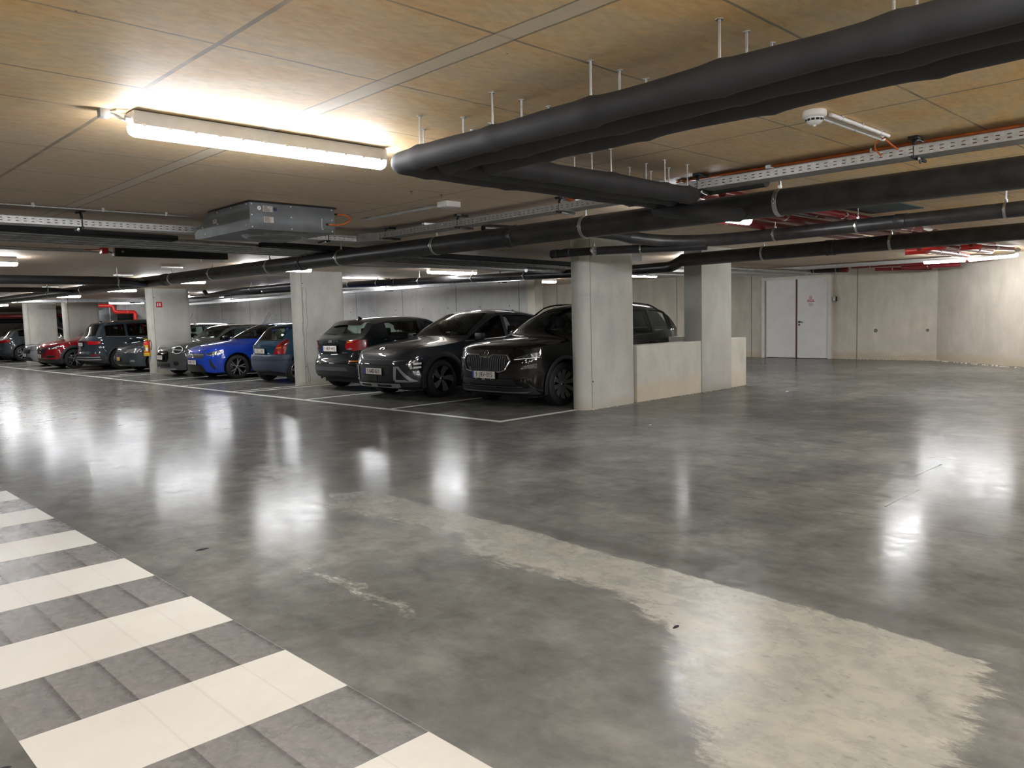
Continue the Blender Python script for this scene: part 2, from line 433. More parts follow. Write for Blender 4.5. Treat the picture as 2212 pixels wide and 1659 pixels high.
def make_floor():
    xs = np.concatenate([[-7, -3, 0, 1.2], np.arange(1.6, 5.61, .04), [7, 10, 14, 18, 23.5]])
    ys = np.concatenate([[-9, -4, -1], np.arange(0, 6.51, .04), [9, 14, 20, 30, 42, 58]])
    gx, gy = np.meshgrid(xs, ys, indexing='ij')
    V = np.stack([gx.ravel(), gy.ravel(), np.zeros(gx.size)], 1)
    ny = len(ys); F = [(i*ny+j, (i+1)*ny+j, (i+1)*ny+j+1, i*ny+j+1) for i in range(len(xs)-1) for j in range(ny-1)]
    me = bpy.data.meshes.new('floor'); me.from_pydata(V.tolist(), [], F)
    sd = sdist(V[:, 0], V[:, 1], stain_poly())
    sd2 = sdist(V[:, 0], V[:, 1], [(2.15, 4.1), (2.32, 3.85), (2.3, 3.3), (2.22, 2.9), (2.15, 3.4)])
    # sharp on the wheel-track side, ragged on the other
    sd3 = sdist(V[:, 0], V[:, 1], [(3.2, 1.5), (2.7, 1.9), (2.1, 1.6), (1.7, 1.2), (1.75, .5), (2.6, .3), (3.3, .6)])
    k = np.where(V[:, 0] > 3.35, 9., 2.2)
    s = np.clip(.5+sd*k, 0, 1.25) ; s = np.maximum(s, np.clip(.42+sd2*2., 0, .62)); s = np.maximum(s, np.clip(.20+sd3*.7, 0, .46)); s = np.where(s <= 0, -.4, s)
    a = me.attributes.new('stain', 'FLOAT', 'POINT'); a.data.foreach_set('value', s.astype(np.float32))
    me.materials.append(MATS['floor_concrete']); me.update()
    o = bpy.data.objects.new('floor', me); COL.objects.link(o); tag(o, 'dark polished concrete garage floor', kind='structure')
make_floor()
def struct(name, mb, m, label, smooth=False):
    return tag(mb.build(name, m, smooth=smooth), label, kind='structure')
struct('ceiling', MB().box(-7.2, 24, -9.2, 58.2, CEIL, CEIL+.3), 'ceiling_concrete', 'ochre stained board-marked concrete ceiling')
struct('wall_back', MB().box(13.9, 14.15, 13.56, 58, 0, CEIL), 'wall_back_concrete', 'grey concrete wall behind the parked cars')
struct('wall_far', MB().box(21.9, 22.2, 6.75, 30, 0, CEIL), 'wall_far_concrete', 'beige concrete wall with the white double door')
def wall_seg(name, a, b, label):
    a = Vector((*a, 0)); b = Vector((*b, 0)); d = b-a; L = d.length
    mb = MB(); mb.box(0, L, 0, .25, 0, CEIL); o = mb.build(name, 'wall_slant_concrete', smooth=False, local=True)
    o.location = a; o.rotation_euler = (0, 0, math.atan2(d.y, d.x)); return tag(o, label, kind='structure')
wall_seg('wall_right', (21.95, 6.9), (19.75, 3.75), 'slanting beige concrete wall at the right edge')
wall_seg('wall_right', (19.75, 3.75), (16.4, -1.0), 'slanting beige concrete wall continuing beyond the right edge')
struct('wall_side', MB().box(14.15, 24, 29.8, 30, 0, CEIL), 'wall_back_concrete', 'wall closing the space behind the back wall')
struct('wall_left', MB().box(-7.2, -7, -9, 58, 0, CEIL), 'wall_slant_concrete', 'concrete wall left of the aisle')
struct('wall_near', MB().box(-7, 24, -9.2, -9, 0, CEIL), 'wall_slant_concrete', 'concrete wall behind the viewer')
struct('wall_end', MB().box(-7, 14, 58, 58.2, 0, CEIL), 'wall_slant_concrete', 'concrete wall at the far end of the aisle')
# end of the back wall: narrow pilaster
struct('trim_1', MB().box(13.84, 14.12, 13.30, 13.56, 0, CEIL, .01), 'parapet_concrete', 'concrete pilaster ending the back wall')

def stadium(x0, x1, y0, y1, n=10):
    r = (y1-y0)/2; yc = (y0+y1)/2
    a = [(x0+r-r*math.cos(t), yc-r*math.sin(t)) for t in [PI/2-PI*k/n for k in range(n+1)]]
    a = [(x0+r+r*math.cos(PI/2+PI*k/n), yc+r*math.sin(PI/2+PI*k/n)) for k in range(n+1)]
    b = [(x1-r+r*math.cos(-PI/2+PI*k/n), yc+r*math.sin(-PI/2+PI*k/n)) for k in range(n+1)]
    return a+b
def pillar(y, label, crack=False, extra=None):
    o = empty('concrete_pillar', (9.5, y+.16, 0), label, 'pillar', 'round-nosed concrete pillars along the parking row')
    MB().prism(stadium(8.87, 10.16, y, y+.32), 'Z', 0, CEIL).build('shaft', 'col_concrete', o)
    mb = MB(); mb.box(9.024, 9.036, y-.002, y+.004, .02, CEIL-.01); mb.build('joint_line', 'joint_grey', o)
    mb = MB()
    for z in (.42, 2.28): mb.lathe([(0, -.002), (.012, -.002), (.012, 0)], (9.055, y, z), 'Y', 10)
    mb.build('tie_hole', 'matte_black', o)
    if crack:
        for dx in (.045, .085):
            p = []; x = 9.03+dx; z = 2.2 if dx < .1 else 1.6
            while z > .02:
                p.append((x, y-.0005, z)); z -= random.uniform(.03, .07); x += random.uniform(-.018, .021)
            mb = MB(); mb.tube(p, .0045, 5); mb.build('crack', 'crack_grey', o)
    return o
pillar(7.54, 'concrete pillar at the right end of the parking row, beside the black SUV')
p1 = pillar(15.85, 'cracked concrete pillar between the teal hatchback and the dark green hatchback', True)
p2 = pillar(24.62, 'concrete pillar carrying the fire extinguisher and a red sign')
pillar(33.25, 'concrete pillar behind the red car')
pillar(39.0, 'concrete pillar furthest left in the row, behind the silver car')
# low wall with the second pillar block
struct('wall_parapet', MB().box(10.16, 12.02, 7.55, 7.80, 0, .91, .006), 'parapet_concrete', 'low concrete parapet joining two pillars')
struct('wall_parapet', MB().box(13.01, 13.58, 7.55, 7.80, 0, .91, .012), 'parapet_concrete', 'short end of the low parapet')
struct('wall_parapet', MB().box(12.05, 12.3, 8.0, 10.6, 0, .98, .006), 'parapet_concrete', 'low parapet running away behind the second pillar')
o = empty('concrete_pillar', (12.5, 7.7, 0), 'square concrete pillar rising from the low parapet, right of the black SUV', 'pillar')
MB().box(12.02, 13.01, 7.53, 7.89, 0, CEIL, .006).build('shaft', 'col_concrete', o)
# crumbs of mortar along the foot of the pillars and parapet
random.seed(3)
mb = MB()
for i in range(90):
    x = random.uniform(9.0, 13.6); y = 7.53-abs(random.gauss(0, .012)); r = random.uniform(.004, .013)
    mb.lathe([(0, r*.9), (r*.8, r*.6), (r, 0)], (x, y, 0), 'Z', 5)
for i in range(70):
    y = random.uniform(4.5, 9.2); x = 21.86 if y > 6.9 else 21.86-(6.9-y)*.83
    r = random.uniform(.01, .035); mb.lathe([(0, r*.9), (r*.8, r*.6), (r, 0)], (x-.02, y, 0), 'Z', 5)
o = mb.build('mortar_crumbs', 'mortar'); tag(o, 'crumbs of mortar along the foot of the parapet and far wall', 'rubble', kind='stuff')
# floor litter: small leaf and paper scraps
for (x, y, r, mt, lb) in [(2.93, 1.98, .016, 'matte_black', 'tiny dark leaf scrap on the floor right of the third nearest crossing stripe'), (.5, 2.93, .02, 'matte_black', 'small black clump at the lower left corner of the picture'),
                      (8.2, 5.9, .02, 'mortar', 'tiny pale crumb on the floor in front of the nearest round pillar'), (12.9, 6.4, .035, 'mortar', 'pale twig on the floor in front of the white door'),
                      (2.0, 4.9, .03, 'matte_black', 'thin dark twig beside the fourth crossing stripe')]:
    mb = MB(); mb.lathe([(0, .004), (r*.6, .005), (r, 0)], (0, 0, 0), 'Z', 7)
    mb.v = [(x+a*1.6, y+b*.6, max(0, c)) for a, b, c in mb.v]
    tag(mb.build('floor_scrap', mt), lb, 'litter', 'scraps on the floor')

# painted markings --------------------------------------------------------
def slab(name, x0, x1, y0, y1, m, label, cat, group, z=.002):
    o = MB().box(x0, x1, y0, y1, -.001, z).build(name, m, smooth=False); return tag(o, label, cat, group)
slab('parking_line', 7.27, 7.37, 7.70, 56, 'line_paint', 'long white line along the front of all parking bays', 'road marking', 'white parking lines', .0025)
bays = [(7.75, 'end bay line, from the corner of the long line to the nearest round pillar'),
        (10.34, 'bay line between the black SUV and the charcoal SUV'),
        (12.98, 'bay line between the charcoal SUV and the dark green hatchback'),
        (15.62, 'bay line just right of the cracked pillar, nearer of the close pair'),
        (15.99, 'bay line just left of the cracked pillar, farther of the close pair'),
        (18.68, 'bay line between the teal hatchback and the blue hatchback'),
        (21.35, 'bay line between the blue hatchback and the grey round-headlamp hatchback'),
        (24.3, 'bay line between the grey round-headlamp hatchback and the extinguisher pillar'),
        (24.95, 'bay line just left of the extinguisher pillar'),
        (27.45, 'bay line between the dark grey front-facing car and the slate SUV'),
        (30.3, 'bay line between the slate SUV and the red car'),
        (33.0, 'bay line left of the red car'), (35.9, 'bay line left of the silver car'), (38.7, 'bay line before the furthest left pillar'), (42.8, 'bay line beyond the furthest car')]
for y, lb in bays:
    slab('parking_line', 7.37, 12.6 if y != 7.75 else 8.88, y-.05, y+.05, 'line_paint', 'white '+lb, 'road marking', 'white parking lines', .002)
names = ['nearest', 'second nearest', 'third nearest', 'fourth nearest', 'fifth nearest', 'sixth nearest', 'seventh nearest', 'eighth nearest']
for i in range(8):
    y0 = 1.60 + i*1.0
    x0 = .585
    slab('crossing_stripe', x0, 1.595, y0, y0+.49, 'zebra_paint', 'cream painted crossing stripe, %s to the camera' % names[i] if i else 'cream painted crossing stripe cut off by the bottom edge of the picture', 'road marking', 'stripes of the pedestrian crossing', .002)
# ---------------------------------------------------------------- lamps
def ceiling_lamp(x0, x1, y, label, ztop=CEIL, along='X', near=False, group='batten lamps on the ceiling', zb=2.405):
    """long wet-room batten: grey housing above, U-shaped diffuser below"""
    L = x1-x0; o = empty('ceiling_lamp', ((x0+x1)/2, y, zb), label, 'lamp', group)
    def put(mb):
        if along == 'Y': mb.v = [((x0+x1)/2+(b-y), y+(a-(x0+x1)/2), c) for a, b, c in mb.v]
        elif isinstance(along, float):
            cx = (x0+x1)/2; ca, sa = math.cos(along), math.sin(along)
            mb.v = [(cx+(a-cx)*ca-(b-y)*sa, y+(a-cx)*sa+(b-y)*ca, c) for a, b, c in mb.v]
        return mb
    hz = zb+.055
    put(MB().box(x0, x1, y-.055, y+.055, hz, ztop-.005 if near else ztop, .008)).build('housing', 'lamp_housing', o)
    prof = [(-.047, hz), (-.046, hz-.016), (-.036, hz-.038), (-.019, hz-.051), (0, hz-.055), (.019, hz-.051), (.036, hz-.038), (.046, hz-.016), (.047, hz)]
    mb = MB(); n = len(prof); stations = [(x0-.012, .45), (x0-.004, .8), (x0+.02, 1), (x1-.02, 1), (x1+.004, .8), (x1+.012, .45)]
    vs = [(sx, y+p*k, hz+(z-hz)*k) for sx, k in stations for p, z in prof]
    fs = [(i*n+j, i*n+j+1, (i+1)*n+j+1, (i+1)*n+j) for i in range(5) for j in range(n-1)] + [tuple(range(n)), tuple(range(5*n, 6*n))]
    mb.add(vs, fs); put(mb).build('diffuser', 'diffuser', o)
    for i in range(12 if near else 0):
        x = x0+.05+(L-.1)*i/11
        for s in (-1, 1):
            mb = MB(); mb.box(x-.010, x+.010, y+s*.055-.003, y+s*.055+.003, hz-.006, hz+.010); mb.build('clip', 'steel', o)
    return o
la = ceiling_lamp(1.56, 3.16, 4.41, 'long batten lamp nearest the camera, left end free, right end behind insulated pipes', near=True, zb=2.415)
mb = MB(); mb.box(1.425, 1.475, 4.44, 4.49, 2.505, CEIL, .004); mb.tube(fillet([(1.475, 4.465, 2.53), (1.51, 4.46, 2.525), (1.53, 4.42, 2.50), (1.56, 4.41, 2.50)], .02), .009, 8); mb.cyl((1.535, 4.41, 2.505), (1.565, 4.41, 2.505), .016, 10)
mb.build('cable_gland', 'grey_plastic', la)
ceiling_lamp(1.6, 3.2, 14.25, 'batten lamp at the left edge, above the two crossing black pipes')
ceiling_lamp(6.62, 8.12, 4.48, 'batten lamp peeping out below the big black pipe on the right', zb=2.36, ztop=2.45)
ceiling_lamp(6.85, 8.25, 14.1, 'batten lamp in front of the cracked pillar head')
ceiling_lamp(6.7, 8.15, 18.85, 'batten lamp between the cracked pillar and the extinguisher pillar, right one')
ceiling_lamp(6.7, 8.2, 23.6, 'batten lamp just left of the extinguisher pillar head')
ceiling_lamp(6.65, 8.0, 28.0, 'batten lamp in front of the pillar behind the red car')
ceiling_lamp(6.6, 8.1, 33.0, 'batten lamp at the left edge, above the furthest pillar')
ceiling_lamp(6.6, 8.1, 38.0, 'small distant batten lamp at the left edge, below a longer lamp')
ceiling_lamp(6.6, 8.1, 44.0, 'most distant batten lamp over the aisle')
ceiling_lamp(10.95, 12.35, 13.75, 'batten lamp over the bays, seen between the two black pipes above the charcoal SUV')
ceiling_lamp(11.5, 12.9, 18.4, 'batten lamp over the bays behind the cracked pillar')
ceiling_lamp(11.5, 12.9, 22.5, 'batten lamp over the bays above the blue hatchback')
ceiling_lamp(11.4, 12.8, 28.05, 'small oval-looking batten lamp under the far black pipe above the grey hatchback')
ceiling_lamp(11.4, 12.8, 36.0, 'batten lamp over the bays between the two left pillars')
ceiling_lamp(11.4, 12.8, 41.5, 'batten lamp over the bays left of the extinguisher pillar')
ceiling_lamp(12.9, 14.4, 4.7, 'batten lamp behind the lower right black pipe')
ceiling_lamp(13.6, 15.1, 9.0, 'added fill lamp in the space behind the low parapet, hidden by the square pillar')  # added out of sight to brighten the wall around the door
ceiling_lamp(17.5, 19.0, 20.6, 'batten lamp far behind the end of the back wall')
ceiling_lamp(17.2, 18.7, 13.2, 'added fill lamp between the far wall and the end of the back wall')  # added to brighten the far wall past the back wall's end
ceiling_lamp(16.6, 18.1, 16.5, 'batten lamp in the space behind the back wall')
ceiling_lamp(18.80, 19.60, 5.86, 'bright tube lamp at the right edge beside the red pipes, left half', along=math.radians(-74), zb=2.345, ztop=2.44)
ceiling_lamp(18.28, 19.58, 4.86, 'bright tube lamp at the right edge beside the red pipes, right half', along=math.radians(55), zb=2.345, ztop=2.44)
for (x, y) in [(1.56, -.35), (6.75, -.1), (12.9, -.1), (4.0, -1.5), (1.56, -2.4), (6.5, -2.4), (9.8, .4), (-1.6, 1.9), (-3.6, -.35), (-3.6, 4.4), (-3.6, 14.2), (1.6, -4.6), (6.7, -4.6), (12, -4.6), (-3.6, -4.6), (1.6, 23.5), (1.6, 33)]:  # unseen lamps added beyond the frame to lift ambient and ceiling light
    ceiling_lamp(x, x+1.5, y, 'added fill lamp %s the viewer and outside the picture, about %d metres away' % ('left of' if y > 2 else 'behind' if x < 4 else 'right of', round(math.hypot(x+.75, y))))

# cobweb hanging on the nearest lamp
random.seed(11); mb = MB()
pts = [(2.22, 4.40, 2.475), (2.33, 4.385, 2.535), (2.42, 4.38, 2.52), (2.36, 4.37, 2.50), (2.52, 4.37, 2.505), (2.56, 4.36, 2.475), (2.60, 4.36, 2.46), (2.50, 4.37, 2.47), (2.38, 4.37, 2.46)]
for i in range(len(pts)):
    for j in range(i+1, min(len(pts), i+3)):
        a = Vector(pts[i]); c = Vector(pts[j]); md = (a+c)/2-Vector((0, 0, .006)); mb.tube([a, md, c], .0007, 4)
tag(mb.build('cobweb', 'cobweb'), 'torn cobweb strands on the upper edge of the nearest lamp', 'cobweb')

# ---------------------------------------------------------------- pipes
def clamp(parent, p, d, r, rod=True, rod_top=CEIL, plate=False, w=.028):
    """strap clamp round a pipe at p (direction d) with its hanger rod"""
    p = Vector(p); d = Vector(d).normalized()
    mb = MB(); mb.tube([p-d*w/2, p-d*w/2+d*.002, p+d*w/2-d*.002, p+d*w/2], [r+.001, r+.005, r+.005, r+.001], 28)
    side = d.cross(Vector((0, 0, 1)))
    for s in (1, -1):
        q = p+side*s*(r+.010); mb.box(q.x-.012, q.x+.012, q.y-.012, q.y+.012, q.z-.010, q.z+.010); mb.cyl(q-Vector((0, 0, .02)), q+Vector((0, 0, .022)), .0045, 6)
    c = mb.build('pipe_clamp', 'steel', parent)
    if rod:
        mb = MB(); mb.cyl((p.x, p.y, p.z+r), (p.x, p.y, rod_top), .011 if plate else .006, 8)
        mb.cyl((p.x, p.y, p.z+r+.002), (p.x, p.y, p.z+r+.03), .016, 6)
        if plate: mb.box(p.x-.20, p.x+.20, p.y-.022, p.y+.022, rod_top-.024, rod_top)
        mb.build('hanger_rod', 'galvanised' if not plate else 'steel', c)
def pipe(name, pts, r, m, label, clamps=(), group=None, fr=None, sleeves=(), cat='pipe', plate=False, seg=24, clampw=.028, rod=True):
    path = fillet(pts, fr or r*1.6, 7)
    c = Vector(pts[0])*.5+Vector(pts[-1])*.5
    o = empty(name, (c.x, c.y, c.z-r), label, cat, group)
    mb = MB(); mb.tube(path, r, seg); mb.build('pipe_body', m, o)
    for p, d in sleeves:
        p = Vector(p); d = Vector(d).normalized()
        mb = MB(); mb.tube([p-d*.06, p-d*.055, p-d*.045, p+d*.045, p+d*.055, p+d*.06], [r*1.001, r*1.10, r*1.06, r*1.06, r*1.10, r*1.001], 28); mb.build('coupling', m, o)
    for p, d in clamps: clamp(o, p, d, r, plate=plate, w=clampw, rod=rod)
    return o
def at_y(x, y, z0, y0, z1, y1): return (x, y, z0+(z1-z0)*(y-y0)/(y1-y0))
# big drain pipe under the ceiling, running the length of the aisle
MX = 6.08
def mp(y): return (MX, y, 2.265+.0035*(y))
clY = [1.35-1.75, 3.08, 5.12, 7.45, 9.55, 11.6, 13.7, 15.5, 18.2, 21.0, 23.8]
pipe('drain_pipe', [mp(-3.5), mp(17), mp(30)], .107, 'dusty_pipe', 'thickest black drain pipe crossing the whole picture under the ceiling, in front of the pillars', group='black drain pipes',
     clamps=[(mp(y), (0, 1, 0)) for y in clY], sleeves=[(mp(6.15), (0, 1, 0)), (mp(15.85), (0, 1, 0)), (mp(10.6), (0, 1, 0))], plate=True, seg=32, clampw=.04)
pipe('drain_pipe', [(-4, 15.9, 2.30), (5.3, 15.9, 2.29), (6.0, 16.7, 2.29)], .078, 'black_pipe', 'black drain pipe coming in from the left edge to join the thickest pipe', group='black drain pipes',
     clamps=[((2.9, 15.9, 2.30), (1, 0, 0)), ((5.2, 15.9, 2.29), (1, 0, 0)), ((.6, 15.9, 2.3), (1, 0, 0))], fr=.3)
pipe('drain_pipe', [(-4, 21, 2.34), (5.4, 21, 2.34), (6.05, 21.7, 2.33)], .057, 'black_pipe', 'thinner black drain pipe at the left edge just below the first side pipe', group='black drain pipes',
     clamps=[((5.3, 21, 2.34), (1, 0, 0))], fr=.3)
# right-hand drain pipe with reducer, bend and its thin branch
def p2(y): return (9.2, y, 2.355-.006*(y-1.5))
o = pipe('drain_pipe', [p2(-3), p2(4.9), (9.15, 5.6, 2.335), (8.85, 6.15, 2.36), (8.45, 6.4, 2.42)], .078, 'dusty_pipe', 'black drain pipe under the thickest pipe at right, shiny where the lamp strikes it', group='black drain pipes',
     clamps=[(p2(2.25), (0, 1, 0)), (p2(3.72), (0, 1, 0)), (p2(4.72), (0, 1, 0))], sleeves=[(p2(3.25), (0, 1, 0))], fr=.5)
mb = MB(); mb.tube([(8.5, 6.38, 2.41), (8.3, 6.45, 2.44), (7.9, 6.55, 2.45), (6.2, 6.75, 2.44)], [.080, .07, .05, .045], 20); mb.build('reducer', 'black_pipe', o)
o = pipe('drain_pipe', [(8.5, 7.78, 2.30), (8.52, 7.2, 2.295), (9.10, 5.62, 2.27)], .057, 'black_pipe', 'thin black drain pipe passing the head of the nearest round pillar, with a capped end', group='black drain pipes',
     clamps=[((8.5, 7.02, 2.295), (0, 1, 0)), ((8.80, 6.45, 2.285), (-.37, 1, 0))], sleeves=[((8.5, 7.5, 2.3), (0, 1, 0)), ((8.5, 7.74, 2.3), (0, 1, 0))], fr=.3)
def p3(y): return (10.85, y, 2.262-.003*y)
pipe('drain_pipe', [p3(-3), p3(7.15)], .100, 'dusty_pipe', 'black drain pipe crossing in front of the square pillar head above the parapet', group='black drain pipes',
     clamps=[(p3(5.75), (0, 1, 0)), (p3(1.95), (0, 1, 0)), (p3(3.95), (0, 1, 0))], sleeves=[(p3(4.75), (0, 1, 0))], plate=False, clampw=.035)
pipe('drain_pipe', [p3(7.15), (10.85, 7.35, 2.15), (11.6, 9.5, 2.20)], .085, 'black_pipe', 'black drain bend disappearing behind the nearest round pillar', group='black drain pipes')
def p5(y): return (11.6, y, float(np.interp(y, [9.6, 18, 34], [2.205, 2.375, 2.44])))
pipe('drain_pipe', [p5(9.6), p5(18), p5(34)], .082, 'black_pipe', 'black drain pipe over the rear of the parked cars, along the back wall', group='black drain pipes',
     clamps=[(p5(y), (0, 1, 0)) for y in (11.4, 13.0, 14.9, 16.6, 17.9, 20.4, 22.6, 24.8)], sleeves=[(p5(15.9), (0, 1, 0))])
pipe('drain_pipe', [(11.0, 25.5, 2.50), (11.0, 25.3, 2.36), (10.2, 21.0, 2.36), (10.2, 16.5, 2.35)], .07, 'black_pipe', 'black drain pipe with a raised elbow seen between two pillars above the blue hatchback', group='black drain pipes',
     clamps=[((10.2, 20.6, 2.36), (0, 1, 0)), ((10.2, 18.3, 2.355), (0, 1, 0))], fr=.12)

# three insulated pipes: along the aisle, then turning across it
rs = .063
for (x, y, lb) in [(2.82, 3.80, 'outer insulated pipe of the bundle of three, nearest the big lamp'), (3.03, 3.63, 'middle insulated pipe of the bundle of three'), (3.24, 3.46, 'inner insulated pipe of the bundle of three')]:
    xe = 5.40
    z = 2.325
    pts = fillet([(x, -3, z), (x, y, z), (xe, y, z-.005), (xe, y-.02, z-.02)], .075, 6)
    full = []
    for a, c in zip(pts[:-1], pts[1:]):
        k = max(1, int((c-a).length/.05))
        for i in range(k): full.append(a+(c-a)*i/k)
    full.append(pts[-1])
    rodsY = [(x, yy) for yy in (1.68-1.3, 1.03, 1.68, 2.33, 2.975, 3.57 if x < 2.9 else 3.44)]
    rodsX = [(xx, y) for xx in ((3.03, 3.72, 4.4, 5.05, 5.33) if x < 2.9 else (3.27, 3.72, 4.39, 5.03, 5.33) if x < 3.1 else (3.72, 4.39, 5.03, 5.33))]
    random.seed(int(x*100))
    def rad(p):
        r = rs+.0035*math.sin(p.x*5.1+p.y*7.3+x*9)
        for (a, b_) in rodsY+rodsX:
            d = math.hypot(p.x-a, p.y-b_); r += .0085*math.exp(-(d/.045)**2)
        return r
    R = [rad(p) for p in full]
    o = empty('insulated_pipe', (x, y, z-.06), 'black foam-%s' % lb, 'pipe', 'black foam-insulated pipes')
    mb = MB(); mb.tube(full, R, 24); mb.build('foam_sleeve', 'insulation', o)
    for (a, b_) in rodsY+rodsX:
        mb = MB(); mb.cyl((a, b_, z+rs*.8), (a, b_, CEIL), .0055, 8); mb.cyl((a, b_, CEIL-.004), (a, b_, CEIL), .016, 10); mb.build('hanger_rod', 'steel', o)
o = empty('insulated_pipe', (5.6, 3.5, 2.1), 'black foam-insulated elbow at the end of the bundle of three, beside the thickest pipe', 'pipe', 'black foam-insulated pipes')
mb = MB(); mb.tube(fillet([(5.43, 3.83, 2.27), (5.44, 3.50, 2.20), (5.52, 3.40, 2.185), (5.93, 3.36, 2.20)], .08), .060, 20); mb.build('foam_sleeve', 'insulation', o)
o = empty('insulated_pipe', (6.0, 3.8, 2.39), 'short black foam-insulated pipe squeezed between the tray and the thickest pipe', 'pipe', 'black foam-insulated pipes')
mb = MB(); mb.tube([(5.97, 4.5, 2.455), (5.97, 3.14, 2.455)], .058, 20); mb.build('foam_sleeve', 'insulation', o)

# ---------------------------------------------------------------- cable trays
def tray(p0, p1, width, h, name_label, side=1, pitch=.064, group='perforated cable trays', slots=True, mat_='tray_steel', brackets=(), cables=None):
    """perforated U tray from p0 to p1 (bottom edge of visible web); width extends to side*normal"""
    a = Vector(p0); c = Vector(p1); L = (c-a).length; d = (c-a)/L; nrm = Vector((0, 0, 1)).cross(d)*side; up = Vector((0, 0, 1))
    mid = (a+c)/2
    o = empty('cable_tray', mid[:], name_label, 'cable tray', group)
    mb = MB(); n = max(1, int(L/pitch)) if slots else 1; pp = L/n
    def web(origin, vdir, hh, rows):
        vs_rows = [0.]
        for r0, r1 in rows: vs_rows += [r0*hh, r1*hh]
        vs_rows.append(hh)
        us = []
        for i in range(n): us += [i*pp, i*pp+.32*pp, i*pp+.70*pp]
        us.append(L)
        m_ = len(vs_rows)
        vs = [origin+d*u+vdir*v for u in us for v in vs_rows]
        fs = []
        for i in range(len(us)-1):
            for j in range(m_-1):
                if slots and i % 3 == 1 and j % 2 == 1: continue
                fs.append((i*m_+j, (i+1)*m_+j, (i+1)*m_+j+1, i*m_+j+1))
        mb.add([q[:] for q in vs], fs)
    web(a, up, h, [(.27, .36), (.63, .72)]); web(a, nrm, width, [(.15, .19), (.45, .49)]); web(a+nrm*width, up, h, [])
    # rolled lip along the top of each web
    for q in (a+up*h, a+nrm*width+up*h): mb.tube([q, q+d*L], .004, 6)
    ob = mb.build('tray_channel', mat_, o, smooth=False)
    sm = ob.modifiers.new('thickness', 'SOLIDIFY'); sm.thickness = .0015
    for s in brackets:
        q = a+d*s+nrm*width*.5
        b_ = MB()
        w2 = width/2+.03
        b_.tube(fillet([q-nrm*w2+up*(-.012), q+nrm*w2+up*(-.012)], .01), .011, 8)
        q1 = q-nrm*(w2-.04)
        b_.tube(fillet([q1+up*(-.012), q1-nrm*.0+up*(h+.035), q1+nrm*.05+up*(CEIL-q1.z-.012), q1+nrm*.15+up*(CEIL-q1.z-.012)], .05), .013, 8)
        b_.box(q1.x-.03, q1.x+.03, q1.y-.03, q1.y+.03, CEIL-.02, CEIL)
        b_.build('tray_bracket', 'black_plastic', o)
        b2 = MB(); b2.tube([q-nrm*.08-up*.022-d*.03, q+nrm*.09-up*.022+d*.02], .009, 8); b2.build('bracket_rail', 'steel', o)
    return o
tray((5.72, -3, 2.425), (5.72, 8.15, 2.420), .20, .064, 'perforated steel cable tray carrying orange cable along the ceiling at right', side=-1, brackets=[4.95, 6.62, 8.15, 9.65, 11.0])
tray((-3, 8.35, 2.392), (5.72, 8.35, 2.392), .20, .066, 'perforated steel cable tray coming in from the left edge behind the grey fan unit', side=1, brackets=[1.95, 4.1, 5.45, 8.15])
mb = MB(); mb.prism([(5.55, 8.34), (5.70, 8.10), (5.93, 8.10), (5.93, 8.56), (5.55, 8.56)], 'Z', 2.388, 2.392); mb.prism([(5.55, 8.34), (5.70, 8.10), (5.705, 8.10), (5.56, 8.34)], 'Z', 2.39, 2.485)
o = mb.build('tray_corner', 'galvanised'); tag(o, 'bright folded corner piece joining the two perforated trays', 'tray corner')
tray((12.75, 8.9, 2.24), (12.75, 34, 2.20), .22, .075, 'bright cable tray hung along the back wall over the cars', side=-1, pitch=.13, mat_='galvanised', brackets=[4.5, 9, 14, 18.5])
tray((6.6, 11.0, 2.34), (12.6, 11.0, 2.30), .2, .07, 'perforated tray behind the thickest pipe above the charcoal SUV', side=1, pitch=.1)
tray((20.15, 5.4, 2.44), (20.15, 12.6, 2.44), .2, .08, 'perforated cable tray along the far wall above the white door', side=-1, pitch=.12)
tray((11.9, 9.9, 2.29), (20.6, 9.9, 2.33), .2, .07, 'perforated tray crossing behind the round pillar to the white door', side=1, pitch=.12)
tray((6.8, 30.5, 2.33), (13.5, 30.5, 2.33), .25, .09, 'bright cable tray seen between the two left pillars', side=1, pitch=.14, mat_='galvanised', brackets=[1.5, 4.5])
tray((2.0, 43, 2.33), (8.6, 43, 2.33), .25, .08, 'distant cable tray at the left edge above the furthest pillar', side=1, pitch=.2)

# cables in and beside the trays
def cable(pts, r, m, label, group='cables'):
    mb = MB(); mb.tube(fillet(pts, .05), r, 8); return tag(mb.build('cable', m), label, 'cable', group)
o = empty('cable_run', (5.93, 2, 2.52), 'flat run of orange cables clipped to the ceiling beside the right-hand tray', 'cable', 'cables')
for k in range(5):
    mb = MB(); mb.tube([(5.915+.013*k, -3, 2.540), (5.915+.013*k, 3.95, 2.540)], .0075, 6); mb.build('cable_strand', 'orange_cable', o)
mb = MB()
for y in (-.5, .6, 1.35, 2.3, 3.1, 3.9): mb.box(5.90, 5.985, y-.006, y+.006, 2.525, CEIL)
mb.build('cable_clip', 'galvanised', o)
cable([(5.752, -3, 2.442), (5.752, 8.0, 2.438)], .011, 'bright_red', 'red cable lying in the right-hand tray, glimpsed through its slots')
cable([(5.79, -3, 2.458), (5.79, 7.9, 2.453)], .024, 'matte_black', 'black cable lying in the right-hand tray')  # thickened to darken the tray slots from behind
for i, (y, z) in enumerate([(8.385, 2.421), (8.45, 2.421)]):
    cable([(-3, y, z), (5.5, y, z)], .026, 'matte_black', 'black cable lying in the left-hand tray, %s' % ('front one' if i == 0 else 'rear one'))  # thickened close behind the web so its slots read dark
mb = MB()
